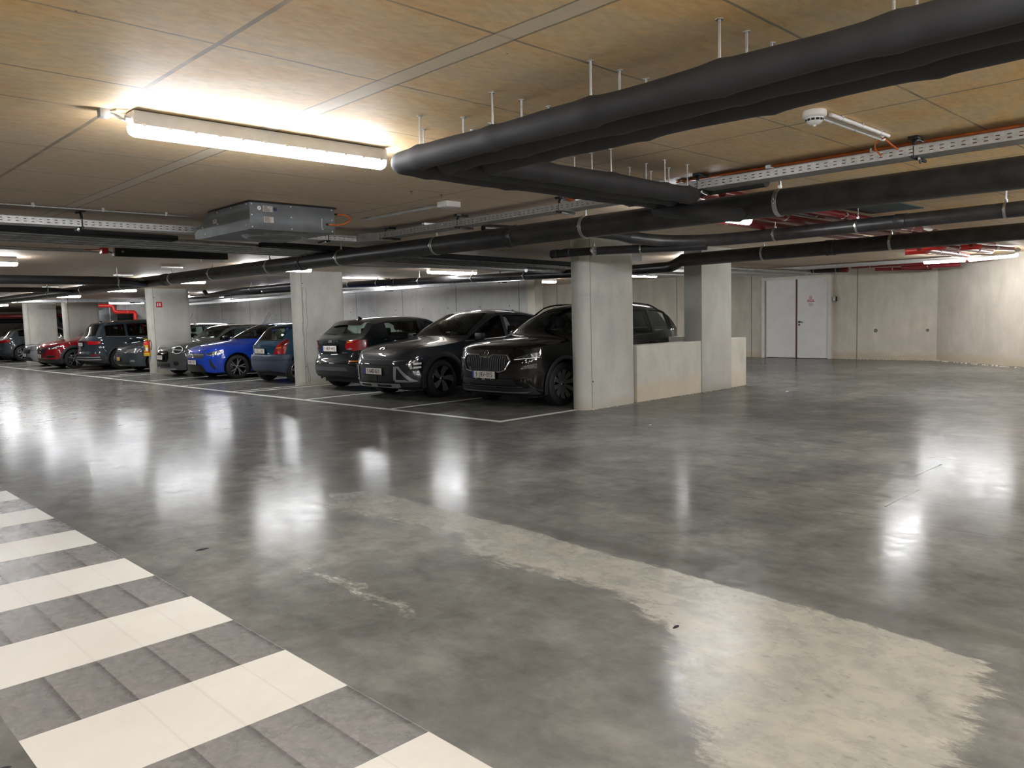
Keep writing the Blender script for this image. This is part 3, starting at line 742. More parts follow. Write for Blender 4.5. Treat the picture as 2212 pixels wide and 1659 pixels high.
for a in range(3):
    c = (5.78, 5.05, 2.525-.002*a); mb.tube([(c[0]+.03*math.cos(t/8*2*PI+a), c[1]+(.035+.004*a)*math.sin(t/8*2*PI+a), c[2]+.022*math.sin(t/8*2*PI+.5)) for t in range(8)], .007, 6, closed=True)
tag(mb.build('cable_loop', 'orange_cable'), 'small orange and black cable loop above the right-hand tray', 'cable')
random.seed(5)
for k in range(7):
    x = 12.82+.016*k; z0 = 2.32+.01*(k % 3)
    cable([(x, 9+i*1.3, z0-.0016*(9+i*1.3)*0+random.uniform(-.012, .012)) for i in range(19)], .010, ['grey_plastic', 'galvanised', 'black_plastic'][k % 3], 'loose cable on the bright back-wall tray, %s from its front edge' % ['first', 'second', 'third', 'fourth', 'fifth', 'sixth', 'seventh'][k], 'cables on the back-wall tray')

# ducts running across the aisle beside the left-hand tray
def zduct(x): return 1.42+1.12*(2.36-.0155*(x/1.12-1.9)-1.42)
def sloped(y0, y1, h, x0, x1, dz, m, name, label, cat, group):
    z0, z1 = zduct(x0)+dz, zduct(x1)+dz
    vs = [(x0, y0, z0), (x0, y1, z0), (x0, y1, z0+h), (x0, y0, z0+h), (x1, y0, z1), (x1, y1, z1), (x1, y1, z1+h), (x1, y0, z1+h)]
    mb = MB(); mb.add(vs, [(0, 1, 2, 3), (4, 7, 6, 5), (0, 4, 5, 1), (1, 5, 6, 2), (2, 6, 7, 3), (3, 7, 4, 0)])
    return tag(mb.build(name, m, smooth=False), label, cat, group)
sloped(9.70, 9.92, .055, 1.3, 3.9, -.0, 'matte_black', 'flat_duct', 'flat black duct under the left-hand tray, left of the fan unit', 'duct', 'flat ducts crossing the aisle')
sloped(9.70, 9.92, .06, 5.05, 11.4, -.0, 'matte_black', 'flat_duct', 'flat black duct continuing right of the fan unit towards the pillar', 'duct', 'flat ducts crossing the aisle')
for k, (y, lb) in enumerate([(10.0, 'front'), (10.17, 'second'), (10.34, 'third'), (10.51, 'rear')]):
    mb = MB()
    xs = np.linspace(1.3, 11.4, 60)
    random.seed(k+20)
    mb.tube([(x, y+random.uniform(-.004, .004), zduct(x)+.015-.01*k+random.uniform(-.003, .003)) for x in xs], .038-.004*k, 12)
    tag(mb.build('wrapped_duct', 'galvanised'), 'foil-wrapped pipe crossing the aisle under the ceiling, %s of four' % lb, 'duct', 'foil-wrapped pipes crossing the aisle')
for (y, x0, x1, z, lb) in [(10.3, 10.5, 16.5, 2.27, 'low'), (10.45, 13.0, 20.5, 2.36, 'middle'), (9.7, 14.0, 21.0, 2.41, 'high')]:
    mb = MB(); mb.tube([(x, y+random.uniform(-.01, .01), z+random.uniform(-.006, .006)) for x in np.linspace(x0, x1, 40)], .045, 12)
    tag(mb.build('wrapped_duct', 'galvanised'), 'foil-wrapped pipe behind the parapet, %s one' % lb, 'duct', 'foil-wrapped pipes behind the parapet')

# thin steel conduits on the ceiling
def conduit(p0, p1, r, m, label, n=6):
    a = Vector(p0); c = Vector(p1); o = empty('conduit', ((a+c)/2)[:], label, 'conduit', 'ceiling conduits')
    MB().cyl(a, c, r, 10).build('tube', m, o)
    mb = MB()
    for i in range(n):
        q = a+(c-a)*(i+.5)/n; mb.box(q.x-.012, q.x+.012, q.y-.012, q.y+.012, q.z, CEIL); mb.cyl(q-Vector((0, 0, r+.003)), q+Vector((0, 0, .01)), .012, 8)
    mb.build('saddle', 'grey_plastic', o); return o
conduit((-3, 8.12, 2.525), (3.45, 8.12, 2.525), .011, 'steel', 'shiny steel conduit above the left-hand tray, ending at the fan unit', 11)
conduit((-2, 12.35, 2.53), (3.72, 12.35, 2.53), .012, 'grey_plastic', 'conduit leading to the red beacon', 7)
conduit((-2, 12.62, 2.53), (5.2, 12.62, 2.53), .012, 'grey_plastic', 'conduit running behind the red beacon conduit', 7)
conduit((8.4, 13.75, 2.53), (10.9, 13.75, 2.53), .014, 'grey_plastic', 'conduit feeding the lamp above the charcoal SUV', 4)
conduit((5.06, 7.5, 2.53), (5.06, 6.12, 2.53), .016, 'grey_plastic', 'grey conduit running to the small white sensor box', 3)
conduit((6.9, 17.2, 2.53), (10.4, 17.2, 2.53), .012, 'grey_plastic', 'conduit behind the cracked pillar head', 4)
o = conduit((4.62, 2.09, 2.535), (5.57, 2.09, 2.535), .016, 'white_plastic', 'white conduit from the smoke detector to the right-hand tray, front one', 3)
o = conduit((4.62, 2.03, 2.535), (5.50, 2.03, 2.535), .012, 'white_plastic', 'white conduit from the smoke detector to the right-hand tray, rear one', 3)
cable([(5.57, 2.09, 2.535), (5.62, 2.085, 2.53), (5.70, 2.06, 2.49), (5.76, 2.03, 2.46)], .006, 'orange_cable', 'orange cable dropping from the white conduit into the tray, right one')
cable([(5.50, 2.03, 2.535), (5.53, 2.12, 2.52), (5.60, 2.16, 2.49), (5.74, 2.16, 2.45)], .005, 'orange_cable', 'orange cable dropping from the white conduit into the tray, left one')

# smoke detector
o = empty('smoke_detector', (4.52, 2.08, 2.45), 'round white smoke detector with dark vents on the ceiling', 'smoke detector')
mb = MB(); mb.lathe([(0, CEIL), (.062, CEIL), (.066, CEIL-.006), (.066, CEIL-.03), (.058, CEIL-.038), (.052, CEIL-.04)], (4.52, 2.08, 0), 'Z', 36); mb.build('base', 'white_plastic', o)
mb = MB(); mb.lathe([(.052, CEIL-.036), (.050, CEIL-.046), (.046, CEIL-.060), (.030, CEIL-.074), (.012, CEIL-.078), (.006, CEIL-.088), (0, CEIL-.088)], (4.52, 2.08, 0), 'Z', 36); mb.build('sensor_head', 'white_plastic', o)
mb = MB()
for i in range(12):
    a0 = 2*PI*i/12+.05; mb.lathe([(.0508, CEIL-.047), (.0478, CEIL-.059)], (4.52, 2.08, 0), 'Z', 4, a0, a0+2*PI/12-.12)
mb.build('vents', 'matte_black', o)
mb = MB(); mb.cyl((4.575, 2.085, 2.53), (4.605, 2.085, 2.53), .010, 8); mb.build('cable_entry', 'bright_red', o)
# white motion sensor box
o = empty('sensor_box', (5.03, 6.0, 2.50), 'small white box sensor on the ceiling above the tray, with a grey conduit', 'sensor')
mb = MB(); mb.box(4.97, 5.15, 5.92, 6.07, 2.497, CEIL, .006); mb.build('box', 'white_plastic', o)
mb = MB(); mb.lathe([(0, 2.491), (.014, 2.492), (.018, 2.498)], (5.02, 5.97, 0), 'Z', 16); mb.build('lens', 'grey_plastic', o)
mb = MB(); mb.cyl((5.06, 6.06, 2.53), (5.06, 6.13, 2.53), .02, 10); mb.build('gland', 'grey_plastic', o)
for (x, y, lb) in [(4.35, 5.66, 'left one'), (4.70, 5.67, 'right one')]:
    mb = MB(); mb.cyl((x, y, CEIL-.03), (x, y, CEIL), .004, 6); mb.box(x-.012, x+.012, y-.004, y+.004, CEIL-.008, CEIL)
    tag(mb.build('ceiling_hook', 'rust'), 'tiny bare hook in the ceiling left of the white sensor, %s' % lb, 'hook', 'bare ceiling hooks')

# ---------------------------------------------------------------- grey fan unit
o = empty('fan_unit', (3.9, 7.5, 2.28), 'grey sheet-metal jet fan unit hanging from the ceiling', 'fan unit')
x0, x1 = 3.45, 4.345
mb = MB(); mb.prism([(6.92, 2.29), (6.92, 2.535), (7.76, 2.535), (8.15, 2.36), (8.15, 2.305), (7.98, 2.29)], 'X', x0, x1); mb.build('housing', 'fan_grey', o, smooth=False)
mb = MB(); mb.box(x0-.01, x1+.02, 6.905, 7.79, 2.533, 2.542); mb.build('mounting_plate', 'matte_black', o)
mb = MB()
for x in (x0+.02, x0+.42, x1-.03):
    for z in (2.31, 2.42, 2.52): mb.lathe([(0, -.004), (.006, -.003), (.007, 0)], (x, 6.92, z), 'Y', 8)
for (y, z) in [(6.98, 2.52), (7.3, 2.52), (7.6, 2.51), (7.0, 2.33), (7.6, 2.4), (7.95, 2.40), (7.9, 2.33)]: mb.lathe([(0, -.004), (.006, -.003), (.007, 0)], (x0, y, z), 'X', 8)
mb.build('rivets', 'white_plastic', o)
mb = MB(); mb.lathe([(.33, 2.292), (.30, 2.270), (.27, 2.268), (.25, 2.285), (.24, 2.29)], (3.93, 7.36, 0), 'Z', 40); mb.build('inlet_ring', 'galvanised', o)
mb = MB(); mb.lathe([(0, 2.286), (.24, 2.288)], (3.93, 7.36, 0), 'Z', 40); mb.build('inlet_grille', 'fan_grey', o)
mb = MB(); mb.box(4.20, 4.295, 6.915, 6.921, 2.33, 2.42); mb.build('service_panel', 'fan_grey', o)
mb = MB(); mb.box(4.196, 4.199, 6.913, 6.921, 2.325, 2.425); mb.box(4.196, 4.212, 6.911, 6.921, 2.325, 2.33); mb.box(4.192, 4.202, 6.911, 6.921, 2.42, 2.427); mb.build('panel_edge', 'white_plastic', o)
mb = MB(); mb.lathe([(0, -.002), (.019, -.002), (.019, 0)], (3.545, 6.919, 2.485), 'Y', 24); lb_ = mb.build('round_sticker', 'white_plastic', o)
mb = MB(); mb.tube([(3.538, 6.916, 2.487), (3.545, 6.916, 2.479), (3.553, 6.916, 2.493)], .0022, 5); mb.build('arrow_mark', 'dark_blue', lb_)
for (a, c_, z0, z1) in [(3.58, 3.68, 2.455, 2.51), (3.585, 3.685, 2.355, 2.41)]:
    s = MB().box(a, c_, 6.9165, 6.9195, z0, z1).build('rating_label', 'paper', o)
    mb = MB()
    for k in range(5): mb.box(a+.008, a+.02+random.uniform(.02, .06), 6.9155, 6.9170, z1-.010-k*.010, z1-.006-k*.010)
    mb.build('print_lines', 'rust', s)
MB().box(3.69, 3.72, 6.9165, 6.9195, 2.468, 2.50).build('blue_sticker', 'dark_blue', o)
s = MB().box(x0-.002, x0, 7.62, 7.70, 2.41, 2.45).build('arrow_sticker', 'paper', o)
mb = MB(); mb.prism([(7.655, 2.445), (7.648, 2.43), (7.662, 2.43)], 'X', x0-.003, x0-.001); mb.build('arrow_mark', 'matte_black', s)
mb = MB(); mb.tube(fillet([(4.26, 6.90, 2.375), (4.36, 6.88, 2.37), (4.47, 6.89, 2.40), (4.54, 6.92, 2.45), (4.50, 6.96, 2.49), (4.40, 6.97, 2.49)], .05), .008, 8); mb.build('supply_cable', 'orange_cable', o)
mb = MB(); mb.cyl((4.24, 6.91, 2.377), (4.27, 6.90, 2.375), .010, 8); mb.cyl((4.345, 6.97, 2.485), (4.41, 6.97, 2.49), .009, 8); mb.build('cable_gland', 'black_plastic', o)

# ---------------------------------------------------------------- unlit display box and beacon
o = empty('display_panel', (4.78, 12.14, 2.43), 'long unlit black display panel hanging from the ceiling', 'display panel')
mb = MB(); mb.box(3.95, 5.62, 12.08, 12.20, 2.435, CEIL, .004); mb.build('case', 'matte_black', o)
mb = MB(); mb.box(3.938, 3.95, 12.09, 12.19, 2.435, CEIL); mb.build('end_plate', 'paper', o)
mb = MB(); mb.lathe([(0, -.002), (.016, -.002), (.016, 0)], (4.05, 12.08, 2.50), 'Y', 14); mb.build('mark', 'sign_grey', o)
mb = MB(); mb.box(4.10, 5.60, 12.075, 12.081, 2.45, 2.455); mb.box(4.10, 5.60, 12.075, 12.081, 2.53, 2.535); mb.build('screen_edge', 'black_plastic', o)
o = empty('fire_sounder', (3.85, 12.2, 2.46), 'small red fire beacon beside the unlit black display panel', 'fire beacon')
mb = MB(); mb.box(3.795, 3.885, 12.15, 12.26, 2.47, CEIL, .008); mb.build('body', 'bright_red', o)
mb = MB(); mb.box(3.80, 3.82, 12.14, 12.27, 2.50, 2.52); mb.build('band', 'red_pipe', o)
mb = MB(); mb.cyl((3.62, 12.3, 2.53), (3.80, 12.24, 2.53), .007, 6); mb.build('supply_cable', 'bright_red', o)
mb = MB(); mb.tube(fillet([(3.885, 12.2, 2.52), (3.91, 12.2, 2.50), (3.94, 12.16, 2.48)], .02), .006, 6); mb.build('link_cable', 'matte_black', o)

# ---------------------------------------------------------------- red sprinkler pipes
rc = lambda x, y, z, d: ((x, y, z), d)
for k, (y, z, r, x0, x1, lb) in enumerate([(4.88, 2.475, .052, 7.15, 12.5, 'nearest the lamp'), (4.62, 2.505, .028, 6.7, 13.5, 'second from the lamp'), (4.35, 2.48, .035, 6.5, 15.0, 'third from the lamp'),
                                       (4.08, 2.495, .030, 6.5, 16.0, 'fourth from the lamp'), (3.85, 2.485, .040, 6.5, 11.6, 'furthest from the lamp')]):
    pipe('sprinkler_pipe', [(x0, y, z), (x1, y, z-.03)], r, 'red_pipe', 'dark red sprinkler pipe crossing between the black drain pipes at right, %s' % lb, group='red sprinkler pipes',
         clamps=[((x, y, z-.03*(x-x0)/(x1-x0)), (1, 0, 0)) for x in (8.3+.2*k, 10.6+.15*k, 12.2)], clampw=.02, rod=False)
pipe('sprinkler_pipe', [(11.9, 4.0, 2.46), (12.6, 4.0, 2.40), (12.9, 3.7, 2.40), (13.8, 3.7, 2.40)], .055, 'red_pipe', 'looping red pipe bend between the two right-hand drain pipes', group='red sprinkler pipes', fr=.12)
for k, (x, y, x1, y1, z, r, lb) in enumerate([(15.9, 5.20, 18.6, 5.25, 2.455, .060, 'lower'), (15.6, 4.82, 18.3, 4.72, 2.475, .050, 'middle'), (16.6, 4.5, 18.2, 4.30, 2.485, .038, 'upper')]):
    o = pipe('sprinkler_pipe', [(x-.15, y+.28, z-.01), (x-.06, y+.03, z), (x+.2, y, z), (x1, y1, z)], r, 'red_pipe', 'red pipe from a ribbed elbow to the tube lamps at right, %s one' % lb, group='red sprinkler pipes',
         clamps=[((x+.8, y+(y1-y)*.8/(x1-x), z), (1, 0, 0)), ((x+1.9, y+(y1-y)*1.9/(x1-x) if x1-x > 1.9 else y1, z), (1, 0, 0))], sleeves=[((x-.1, y+.06, z+.03), (1, -.3, -.2))], clampw=.02, rod=False, fr=.2)
    mb = MB(); mb.tube(fillet([(x-.17, y+.28, z-.012), (x-.07, y+.03, z-.004), (x+.12, y, z-.004)], .14), r*1.3, 20); mb.build('ribbed_elbow', 'bright_red', o)
pipe('sprinkler_pipe', [(20.6, 8.47, 2.47), (20.6, 5.3, 2.455)], .060, 'red_pipe', 'thick dark red pipe along the far wall right of the white door', group='red sprinkler pipes', clamps=[((20.6, 8.0, 2.468), (0, 1, 0)), ((20.6, 6.6, 2.46), (0, 1, 0))], clampw=.02, rod=False)
pipe('sprinkler_pipe', [(20.9, 8.0, 2.37), (21.2, 6.75, 2.33)], .040, 'red_pipe', 'thinner red pipe under the thick dark red pipe on the far wall, left one', group='red sprinkler pipes', clamps=[((21.0, 7.6, 2.358), (0, 1, 0))], clampw=.02, rod=False)
pipe('sprinkler_pipe', [(20.75, 7.3, 2.37), (20.8, 6.0, 2.36)], .045, 'red_pipe', 'thinner red pipe under the thick dark red pipe on the far wall, right one', group='red sprinkler pipes', clamps=[((20.78, 6.7, 2.365), (0, 1, 0))], clampw=.02, rod=False)
pipe('drain_pipe', [(20.9, 9.95, 2.44), (20.9, 8.80, 2.405)], .060, 'black_pipe', 'short black pipe above the white door with a red collar', group='black drain pipes', clamps=[((20.9, 9.6, 2.43), (0, 1, 0)), ((20.9, 9.0, 2.41), (0, 1, 0))], clampw=.02)
mb = MB(); mb.cyl((20.9, 8.84, 2.406), (20.9, 8.70, 2.402), .066, 20); tag(mb.build('pipe_collar', 'red_pipe'), 'red collar on the short black pipe above the white door', 'pipe collar')
tag(MB().box(8.85, 9.9, 3.25, 3.85, CEIL-.012, CEIL).build('ceiling_plate', 'teal_paint', smooth=False), 'dark teal plate on the ceiling behind the thickest black pipe', 'ceiling plate')
cable([(7.9, 4.02, 2.445), (8.8, 4.0, 2.43)], .006, 'teal_paint', 'thin teal tube under the thickest pipe at right')
# hanging sign seen edge-on behind the round pillar
o = empty('hanging_sign', (11.1, 8.4, 2.3), 'small pale hanging sign half hidden behind the nearest round pillar', 'sign')
MB().box(10.75, 11.45, 8.38, 8.40, 2.33, 2.45).build('board', 'grey_plastic', o)
mb = MB(); mb.cyl((10.9, 8.39, 2.45), (10.9, 8.39, CEIL), .004, 6); mb.cyl((11.3, 8.39, 2.45), (11.3, 8.39, CEIL), .004, 6); mb.build('wires', 'steel', o)
# plant seen far left between the pillars
pipe('sprinkler_pipe', [(5.5, 47, 2.12), (14.2, 47, 2.12)], .10, 'red_pipe', 'thick dark red pipe across the far left end', group='red sprinkler pipes', clamps=[((8.0, 47, 2.12), (1, 0, 0)), ((6.6, 47, 2.12), (1, 0, 0))], rod=False)
pipe('sprinkler_pipe', [(10.2, 38, 2.40), (12.15, 38, 2.39), (12.2, 38, 2.10), (13.1, 38, 2.09), (13.1, 38, 1.2)], .085, 'bright_red', 'bright red pipe stepping down above the slate SUV', group='red sprinkler pipes', clamps=[((12.75, 38, 2.095), (1, 0, 0)), ((11.0, 38, 2.395), (1, 0, 0))], fr=.12)
o = empty('duct_box', (12.4, 39.9, 1.5), 'dark grey ventilation box behind the bright red stepped pipe', 'ventilation box')
mb = MB(); mb.box(11.95, 12.75, 39.3, 40.2, 1.5, CEIL-.003, .02); mb.build('casing', 'fan_grey', o)
mb = MB(); mb.box(12.40, 12.44, 39.27, 39.3, 1.5, CEIL-.01); mb.build('flange', 'galvanised', o)
o = empty('duct_box', (13.3, 42, 0), 'large dark box added to darken the back wall behind the bright red stepped pipe', 'ventilation box')
MB().box(12.9, 13.89, 40.6, 46.5, 0, 2.2, .02).build('casing', 'black_plastic', o)  # plain box put in to darken this stretch of wall
MB().box(12.86, 12.9, 41.8, 43.2, .3, 2.0).build('front_panel', 'fan_grey', o)
pipe('drain_pipe', [(5, 49, 1.9), (14, 49, 1.9)], .13, 'black_pipe', 'thick dark pipe below the far red pipe at the left end', group='black drain pipes')
o = empty('round_duct', (10.9, 48.5, 1.4), 'round silver duct seen between the two left pillars', 'duct')
mb = MB(); mb.lathe([(.48, 46), (.48, 48.3)], (11.6, 0, 1.75), 'Y', 30); mb.lathe([(0, 48.3), (.48, 48.3)], (11.6, 0, 1.75), 'Y', 30); mb.build('shell', 'fan_grey', o)
o = empty('double_panel', (2, 57.9, 0), 'pale metal doors on the far end wall at the left edge', 'door')
MB().box(4.2, 8.2, 57.8, 57.95, 0, 2.1).build('panels', 'fan_grey', o); MB().box(6.18, 6.22, 57.78, 57.8, 0, 2.1).build('gap', 'matte_black', o)

# ---------------------------------------------------------------- door and its fittings
DX = 21.82
o = bpy.data.objects.new('door_1', None); COL.objects.link(o); o.location = (DX, 10.56, 0); tag(o, 'white double door with a brown centre strip', kind='structure')
y0, y1, zt = 9.52, 11.61, 2.355
mb = MB(); mb.box(DX-.04, DX+.1, y0, y0+.09, 0, zt); mb.box(DX-.04, DX+.1, y1-.09, y1, 0, zt); mb.box(DX-.038, DX+.1, y0+.09, y1-.09, zt-.09, zt); mb.build('door_frame', 'frame_white', o, smooth=False)
mb = MB(); mb.box(DX, DX+.05, y0+.09, 10.52, .015, zt-.09); mb.build('door_leaf', 'door_white', o, smooth=False)
mb = MB(); mb.box(DX, DX+.05, 10.565, y1-.13, .015, zt-.09); mb.build('door_leaf', 'door_white', o, smooth=False)
mb = MB(); mb.box(DX-.008, DX+.05, 10.52, 10.565, .0, zt-.09); mb.build('centre_strip', 'brown_strip', o, smooth=False)
mb = MB(); mb.box(DX+.01, DX+.05, y1-.13, y1-.091, .0, zt-.091); mb.build('shadow_gap', 'grey_plastic', o, smooth=False)
mb = MB(); mb.lathe([(0, -.012), (.030, -.012), (.030, 0)], (DX, 10.46, 1.045), 'X', 20); mb.tube(fillet([(DX-.01, 10.46, 1.045), (DX-.055, 10.46, 1.045), (DX-.055, 10.34, 1.04)], .02), .010, 8); mb.build('handle', 'black_plastic', o)
mb = MB(); mb.lathe([(0, -.01), (.026, -.01), (.026, 0)], (DX, 10.46, .965), 'X', 20); mb.build('lock', 'black_plastic', o)
s = MB().box(DX-.003, DX, 10.02, 10.22, 1.44, 1.80).build('door_notice', 'white_plastic', o, smooth=False)
mb = MB(); mb.lathe([(.050, 0), (.050, -.002), (.040, -.002), (.040, 0)], (DX-.003, 10.12, 1.735), 'X', 28); mb.prism([(10.105, 1.71), (10.135, 1.71), (10.130, 1.735), (10.12, 1.765), (10.108, 1.735)], 'X', DX-.005, DX-.003); mb.build('prohibition_mark', 'sign_red', s)
mb = MB(); mb.box(DX-.005, DX-.003, 10.025, 10.215, 1.61, 1.67); mb.build('red_bar', 'sign_red', s)
mb = MB(); mb.box(DX-.0055, DX-.0045, 10.045, 10.195, 1.628, 1.652); mb.build('bar_lettering', 'white_plastic', s)
mb = MB()
for k in range(4): mb.box(DX-.005, DX-.003, 10.05+.005*(k % 2), 10.19-.008*(k % 3), 1.565-.025*k, 1.578-.025*k)
mb.build('printed_lines', 'sign_grey', s)
mb = MB(); mb.box(DX-.05, DX-.005, 9.60, 9.68, zt-.2, zt-.1, .004); mb.build('door_closer', 'frame_white', o)
MB().box(DX+.015, DX+.09, y0+.03, y1-.03, zt, zt+.13).build('lintel_patch', 'paper', o, smooth=False)
mb = MB()
for k in range(7):
    y = y1-.28-k*.27; z = zt+.02+.006*(k % 3); mb.lathe([(0, -.004), (.05, -.002), (.065, 0)], (DX+.013, y, z+.02), 'X', 12)
mb.v = [(x, y, zt+(z-zt)*.55) for x, y, z in mb.v]
mb.build('mortar_blobs', 'mortar', o)
o = empty('access_reader', (DX, 9.45, 1.6), 'small white and black card reader right of the white double door', 'card reader')
MB().box(DX, DX+.07, 9.40, 9.49, 1.605, 1.735, .004).build('case', 'matte_black', o)
mb = MB(); mb.box(DX-.006, DX, 9.415, 9.488, 1.612, 1.728, .002); mb.build('face_plate', 'white_plastic', o)
mb = MB(); mb.box(DX-.008, DX-.006, 9.43, 9.47, 1.695, 1.705); mb.build('display', 'matte_black', o)

# ---------------------------------------------------------------- extinguisher and its sign
o = empty('fire_extinguisher', (8.80, 24.74, .54), 'red fire extinguisher with yellow base hung on a pillar', 'fire extinguisher')
c = (8.80, 24.74, 0)
mb = MB(); mb.lathe([(0, .60), (.075, .60), (.082, .62), (.082, .90), (.075, .93), (.045, .965), (.022, .98), (.022, 1.0), (0, 1.0)], c, 'Z', 24); mb.build('cylinder', 'bright_red', o)
mb = MB(); mb.lathe([(0, .53), (.088, .53), (.095, .55), (.092, .62), (.084, .63)], c, 'Z', 24); mb.build('base_cup', 'yellow', o)
mb = MB(); mb.lathe([(.0835, .66), (.0835, .86)], c, 'Z', 10, PI*.9, PI*1.55); lb_ = mb.build('label', 'yellow', o)
mb = MB(); mb.lathe([(.085, .70), (.085, .84)], c, 'Z', 6, PI*1.0, PI*1.2); mb.build('blue_print', 'blue_label', lb_)
mb = MB(); mb.lathe([(.0845, .68), (.0845, .78)], c, 'Z', 6, PI*1.3, PI*1.5); mb.build('white_print', 'white_plastic', lb_)
mb = MB(); mb.box(c[0]-.03, c[0]+.03, c[1]-.012, c[1]+.012, 1.0, 1.035, .004); mb.box(c[0]-.08, c[0]+.02, c[1]-.008, c[1]+.008, 1.04, 1.05); mb.build('valve', 'yellow', o)
mb = MB(); mb.tube(fillet([(c[0]+.03, c[1]-.01, 1.01), (c[0]+.10, c[1]-.06, 1.0), (c[0]+.12, c[1]-.08, .85), (c[0]+.09, c[1]-.07, .70)], .05), .009, 8); mb.build('hose', 'matte_black', o)
mb = MB(); mb.box(c[0]+.07, c[0]+.10, c[1]-.03, c[1]+.03, .7, .98); mb.build('wall_bracket', 'bright_red', o)
o = empty('wall_sign', (9.195, 24.6, 1.98), 'red and white fire equipment sign on the extinguisher pillar', 'sign')
MB().box(9.10, 9.29, 24.608, 24.618, 1.985, 2.145).build('panel', 'sign_red', o, smooth=False)
mb = MB(); mb.box(9.135, 9.165, 24.604, 24.609, 2.02, 2.11); mb.box(9.20, 9.235, 24.604, 24.609, 2.02, 2.11); mb.build('pictogram', 'white_plastic', o, smooth=False)
mb = MB(); mb.box(9.095, 9.10, 24.604, 24.618, 1.98, 2.15); mb.box(9.29, 9.30, 24.604, 24.618, 1.98, 2.15); mb.build('edge', 'white_plastic', o, smooth=False)
# ---------------------------------------------------------------- cars
def paint(name, col, coat=1., metal=.35, rough=.32):
    m = mat(name, col, rough+.18, metal*.4, 0, coat=coat, spec=.08)
    m.node_tree.nodes['Principled BSDF'].inputs['Coat Roughness'].default_value = .03
    return m
paint('paint_black', (.0035, .0030, .0028), metal=.0, rough=.25)
paint('paint_charcoal', (.025, .028, .034), metal=.5)
paint('paint_green_black', (.006, .010, .012), metal=.3)
paint('paint_teal', (.006, .045, .085), metal=.45)
paint('paint_blue', (.008, .045, .38), metal=.35)
paint('paint_grey', (.085, .087, .085), metal=.3)
paint('paint_slate', (.020, .030, .040), metal=.5)
paint('paint_gunmetal', (.045, .055, .062), metal=.6)
paint('paint_red', (.26, .004, .012), metal=.3)
paint('paint_silver', (.25, .25, .26), metal=.7)
mat('cladding', (.013, .0135, .015), .5)
mat('cladding_teal', (.035, .050, .085), .5)
mat('skid_silver', (.34, .34, .35), .38, .5)
mat('trim_black', (.006, .006, .007), .12, coat=.6)
mat('grille_black', (.004, .004, .004), .5)
mat('chrome', (.75, .75, .76), .10, 1.)
mat('tyre', (.010, .010, .010), .7, 0, .2, 30)
mat('rim_silver', (.48, .48, .49), .28, .8)
mat('rim_grey', (.24, .24, .24), .32, .6)
mat('rim_black', (.006, .006, .007), .25, coat=.3)
mat('interior', (.008, .008, .009), .8)
mat('plate_white', (.72, .70, .64), .45)
mat('plate_yellow', (.62, .38, .05), .45)
mat('plate_ruby', (.10, .012, .018), .5)
mat('plate_blue', (.01, .05, .35), .45)
mat('lamp_red', (.33, .003, .006), .18, 0, coat=1.)
mat('lamp_dark_red', (.12, .003, .005), .18, 0, coat=1.)
mat('lamp_orange', (.6, .16, .01), .2, 0, coat=1.)
mat('lamp_clear', (.45, .46, .47), .18, .7, .85, 45, coat=1.)
mat('lamp_dark', (.10, .105, .11), .15, .7, .9, 60, coat=1.)
mat('lamp_bright', (.85, .85, .85), .2, 0, coat=1.)
mat('mirror_glass', (.3, .3, .3), .03, 1.)
def glass(name, tint):
    m, t, b = nt(name); t.nodes.remove(b)
    out = t.nodes['Material Output']
    tr = node(t, 'ShaderNodeBsdfTransparent'); tr.inputs[0].default_value = (*tint, 1)
    gl = node(t, 'ShaderNodeBsdfGlossy'); gl.inputs['Roughness'].default_value = .02
    fr = node(t, 'ShaderNodeFresnel'); fr.inputs[0].default_value = 1.5
    mx = node(t, 'ShaderNodeMixShader'); t.links.new(fr.outputs[0], mx.inputs[0]); t.links.new(tr.outputs[0], mx.inputs[1]); t.links.new(gl.outputs[0], mx.inputs[2])
    t.links.new(mx.outputs[0], out.inputs[0])
glass('glass_clear', (.80, .90, .85)); glass('glass_privacy', (.24, .26, .26))

